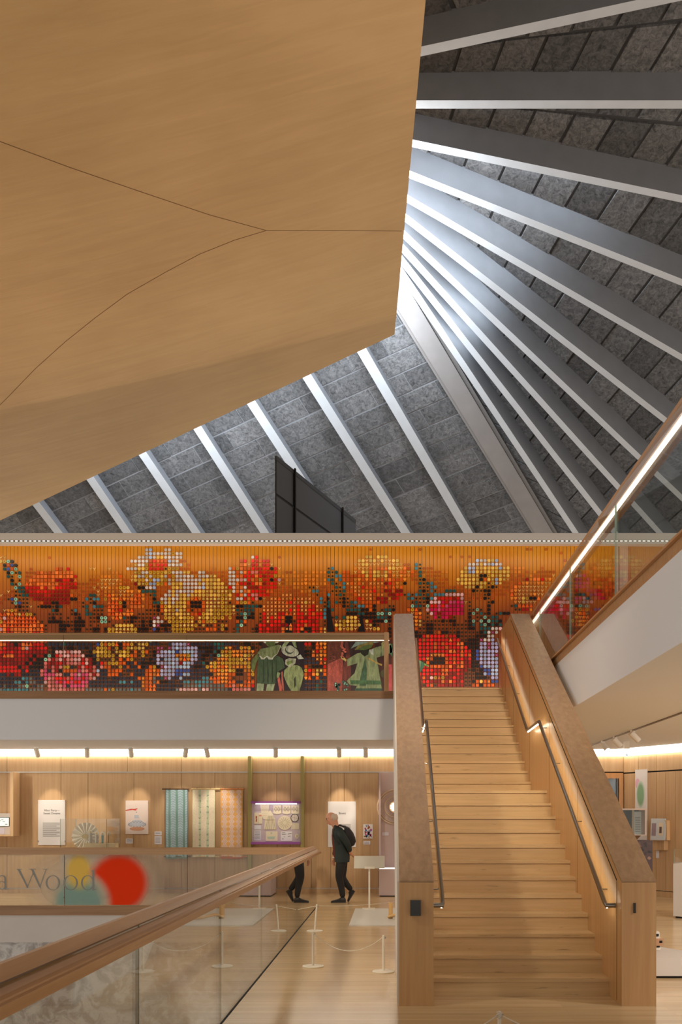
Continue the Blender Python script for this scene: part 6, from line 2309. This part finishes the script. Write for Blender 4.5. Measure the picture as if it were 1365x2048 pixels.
def shoe(heel, toe, yo, up):
    """side profile along heel-toe, swept over the width"""
    h, t_ = Vector((heel[0], 0, heel[1])), Vector((toe[0], 0, toe[1]))
    a = (t_ - h)
    L = a.length
    a.normalize()
    u = Vector(up).normalized()
    u = (u - a * u.dot(a)).normalized()
    prof = [(0.0, 0.012), (-0.006, 0.05), (0.02, 0.105), (0.10, 0.108), (0.15, 0.075), (0.22, 0.055), (0.27, 0.045), (0.295, 0.028), (0.29, 0.012)]
    k = L / 0.29
    m = MB()
    rings = []
    for w_, sc_k in ((-0.046, 0.78), (-0.034, 0.97), (0, 1.0), (0.034, 0.97), (0.046, 0.78)):
        ring = []
        for s, z in prof:
            q = h + a * (0.145 + (s - 0.145) * (0.94 + 0.06 * sc_k)) * k + u * (0.012 + (z - 0.012) * sc_k)
            ring.append((q.x, YP + yo + w_, q.z))
        rings.append(ring)
    n = len(prof)
    vs = [v for r in rings for v in r]
    fs = [tuple(range(n)), tuple(reversed(range(4 * n, 5 * n)))]
    for r in range(4):
        for i in range(n):
            fs.append((r * n + i, r * n + (i + 1) % n, (r + 1) * n + (i + 1) % n, (r + 1) * n + i))
    m.add(vs, fs)
    s_ = m.build('shoe', M['shoe'], pr, smooth=True)
    m = MB()
    q = [h - a * 0.004, h + a * (L + 0.002)]
    m.hexa([(q[0].x, YP + yo - 0.044, q[0].z), (q[1].x, YP + yo - 0.036, q[1].z), (q[1].x, YP + yo + 0.036, q[1].z), (q[0].x, YP + yo + 0.044, q[0].z)],
           [tuple(Vector((q[0].x, YP + yo - 0.046, q[0].z)) + u * 0.016), tuple(Vector((q[1].x, YP + yo - 0.038, q[1].z)) + u * 0.016), tuple(Vector((q[1].x, YP + yo + 0.038, q[1].z)) + u * 0.016), tuple(Vector((q[0].x, YP + yo + 0.046, q[0].z)) + u * 0.016)])
    m.build('sole', M['sole'], s_)


shoe((-0.85, 0.0), (-1.135, 0.0), -0.09, (0, 0, 1))
shoe((-0.672, 0.205), (-0.80, 0.003), 0.09, (-0.85, 0, 0.5))
adopt(pr)
for c in pr.children:
    for g_ in c.children:
        g_.matrix_parent_inverse = Matrix.Identity(4)

bp_ = thing('backpack', 'black backpack on the back of the walking person', 'backpack', (-0.75, YP, 1.08))
out = [(-0.885, 1.50), (-0.79, 1.455), (-0.715, 1.36), (-0.672, 1.26), (-0.66, 1.18), (-0.69, 1.11), (-0.75, 1.075), (-0.83, 1.09), (-0.85, 1.25), (-0.88, 1.40)]
c0 = Vector((-0.79, 0, 1.28))
m = MB()
rings = []
for yo, k in ((-0.155, 0.7), (-0.135, 0.9), (-0.08, 1.0), (0.08, 1.0), (0.135, 0.9), (0.155, 0.7)):
    rings.append([(c0.x + (x - c0.x) * k, YP + yo, c0.z + (z - c0.z) * k) for x, z in out])
n = len(out)
vs = [v for r in rings for v in r]
fs = [tuple(range(n)), tuple(reversed(range(5 * n, 6 * n)))]
for r in range(5):
    for i in range(n):
        fs.append((r * n + i, r * n + (i + 1) % n, (r + 1) * n + (i + 1) % n, (r + 1) * n + i))
m.add(vs, fs)
m.build('bag', M['pack'], bp_, smooth=True)
for s in (-1, 1):
    MB().tube([(-0.86, YP + s * 0.11, 1.46), (-0.97, YP + s * 0.13, 1.50), (-1.07, YP + s * 0.125, 1.42), (-1.085, YP + s * 0.12, 1.30), (-0.98, YP + s * 0.19, 1.14), (-0.84, YP + s * 0.15, 1.12)], 0.016, 6).build('strap', M['pack'], bp_, smooth=True)
MB().tube([(-0.69, YP - 0.1, 1.20), (-0.664, YP, 1.21), (-0.69, YP + 0.1, 1.20)], 0.006, 5).build('zip', M['shoe'], bp_)
adopt(bp_)
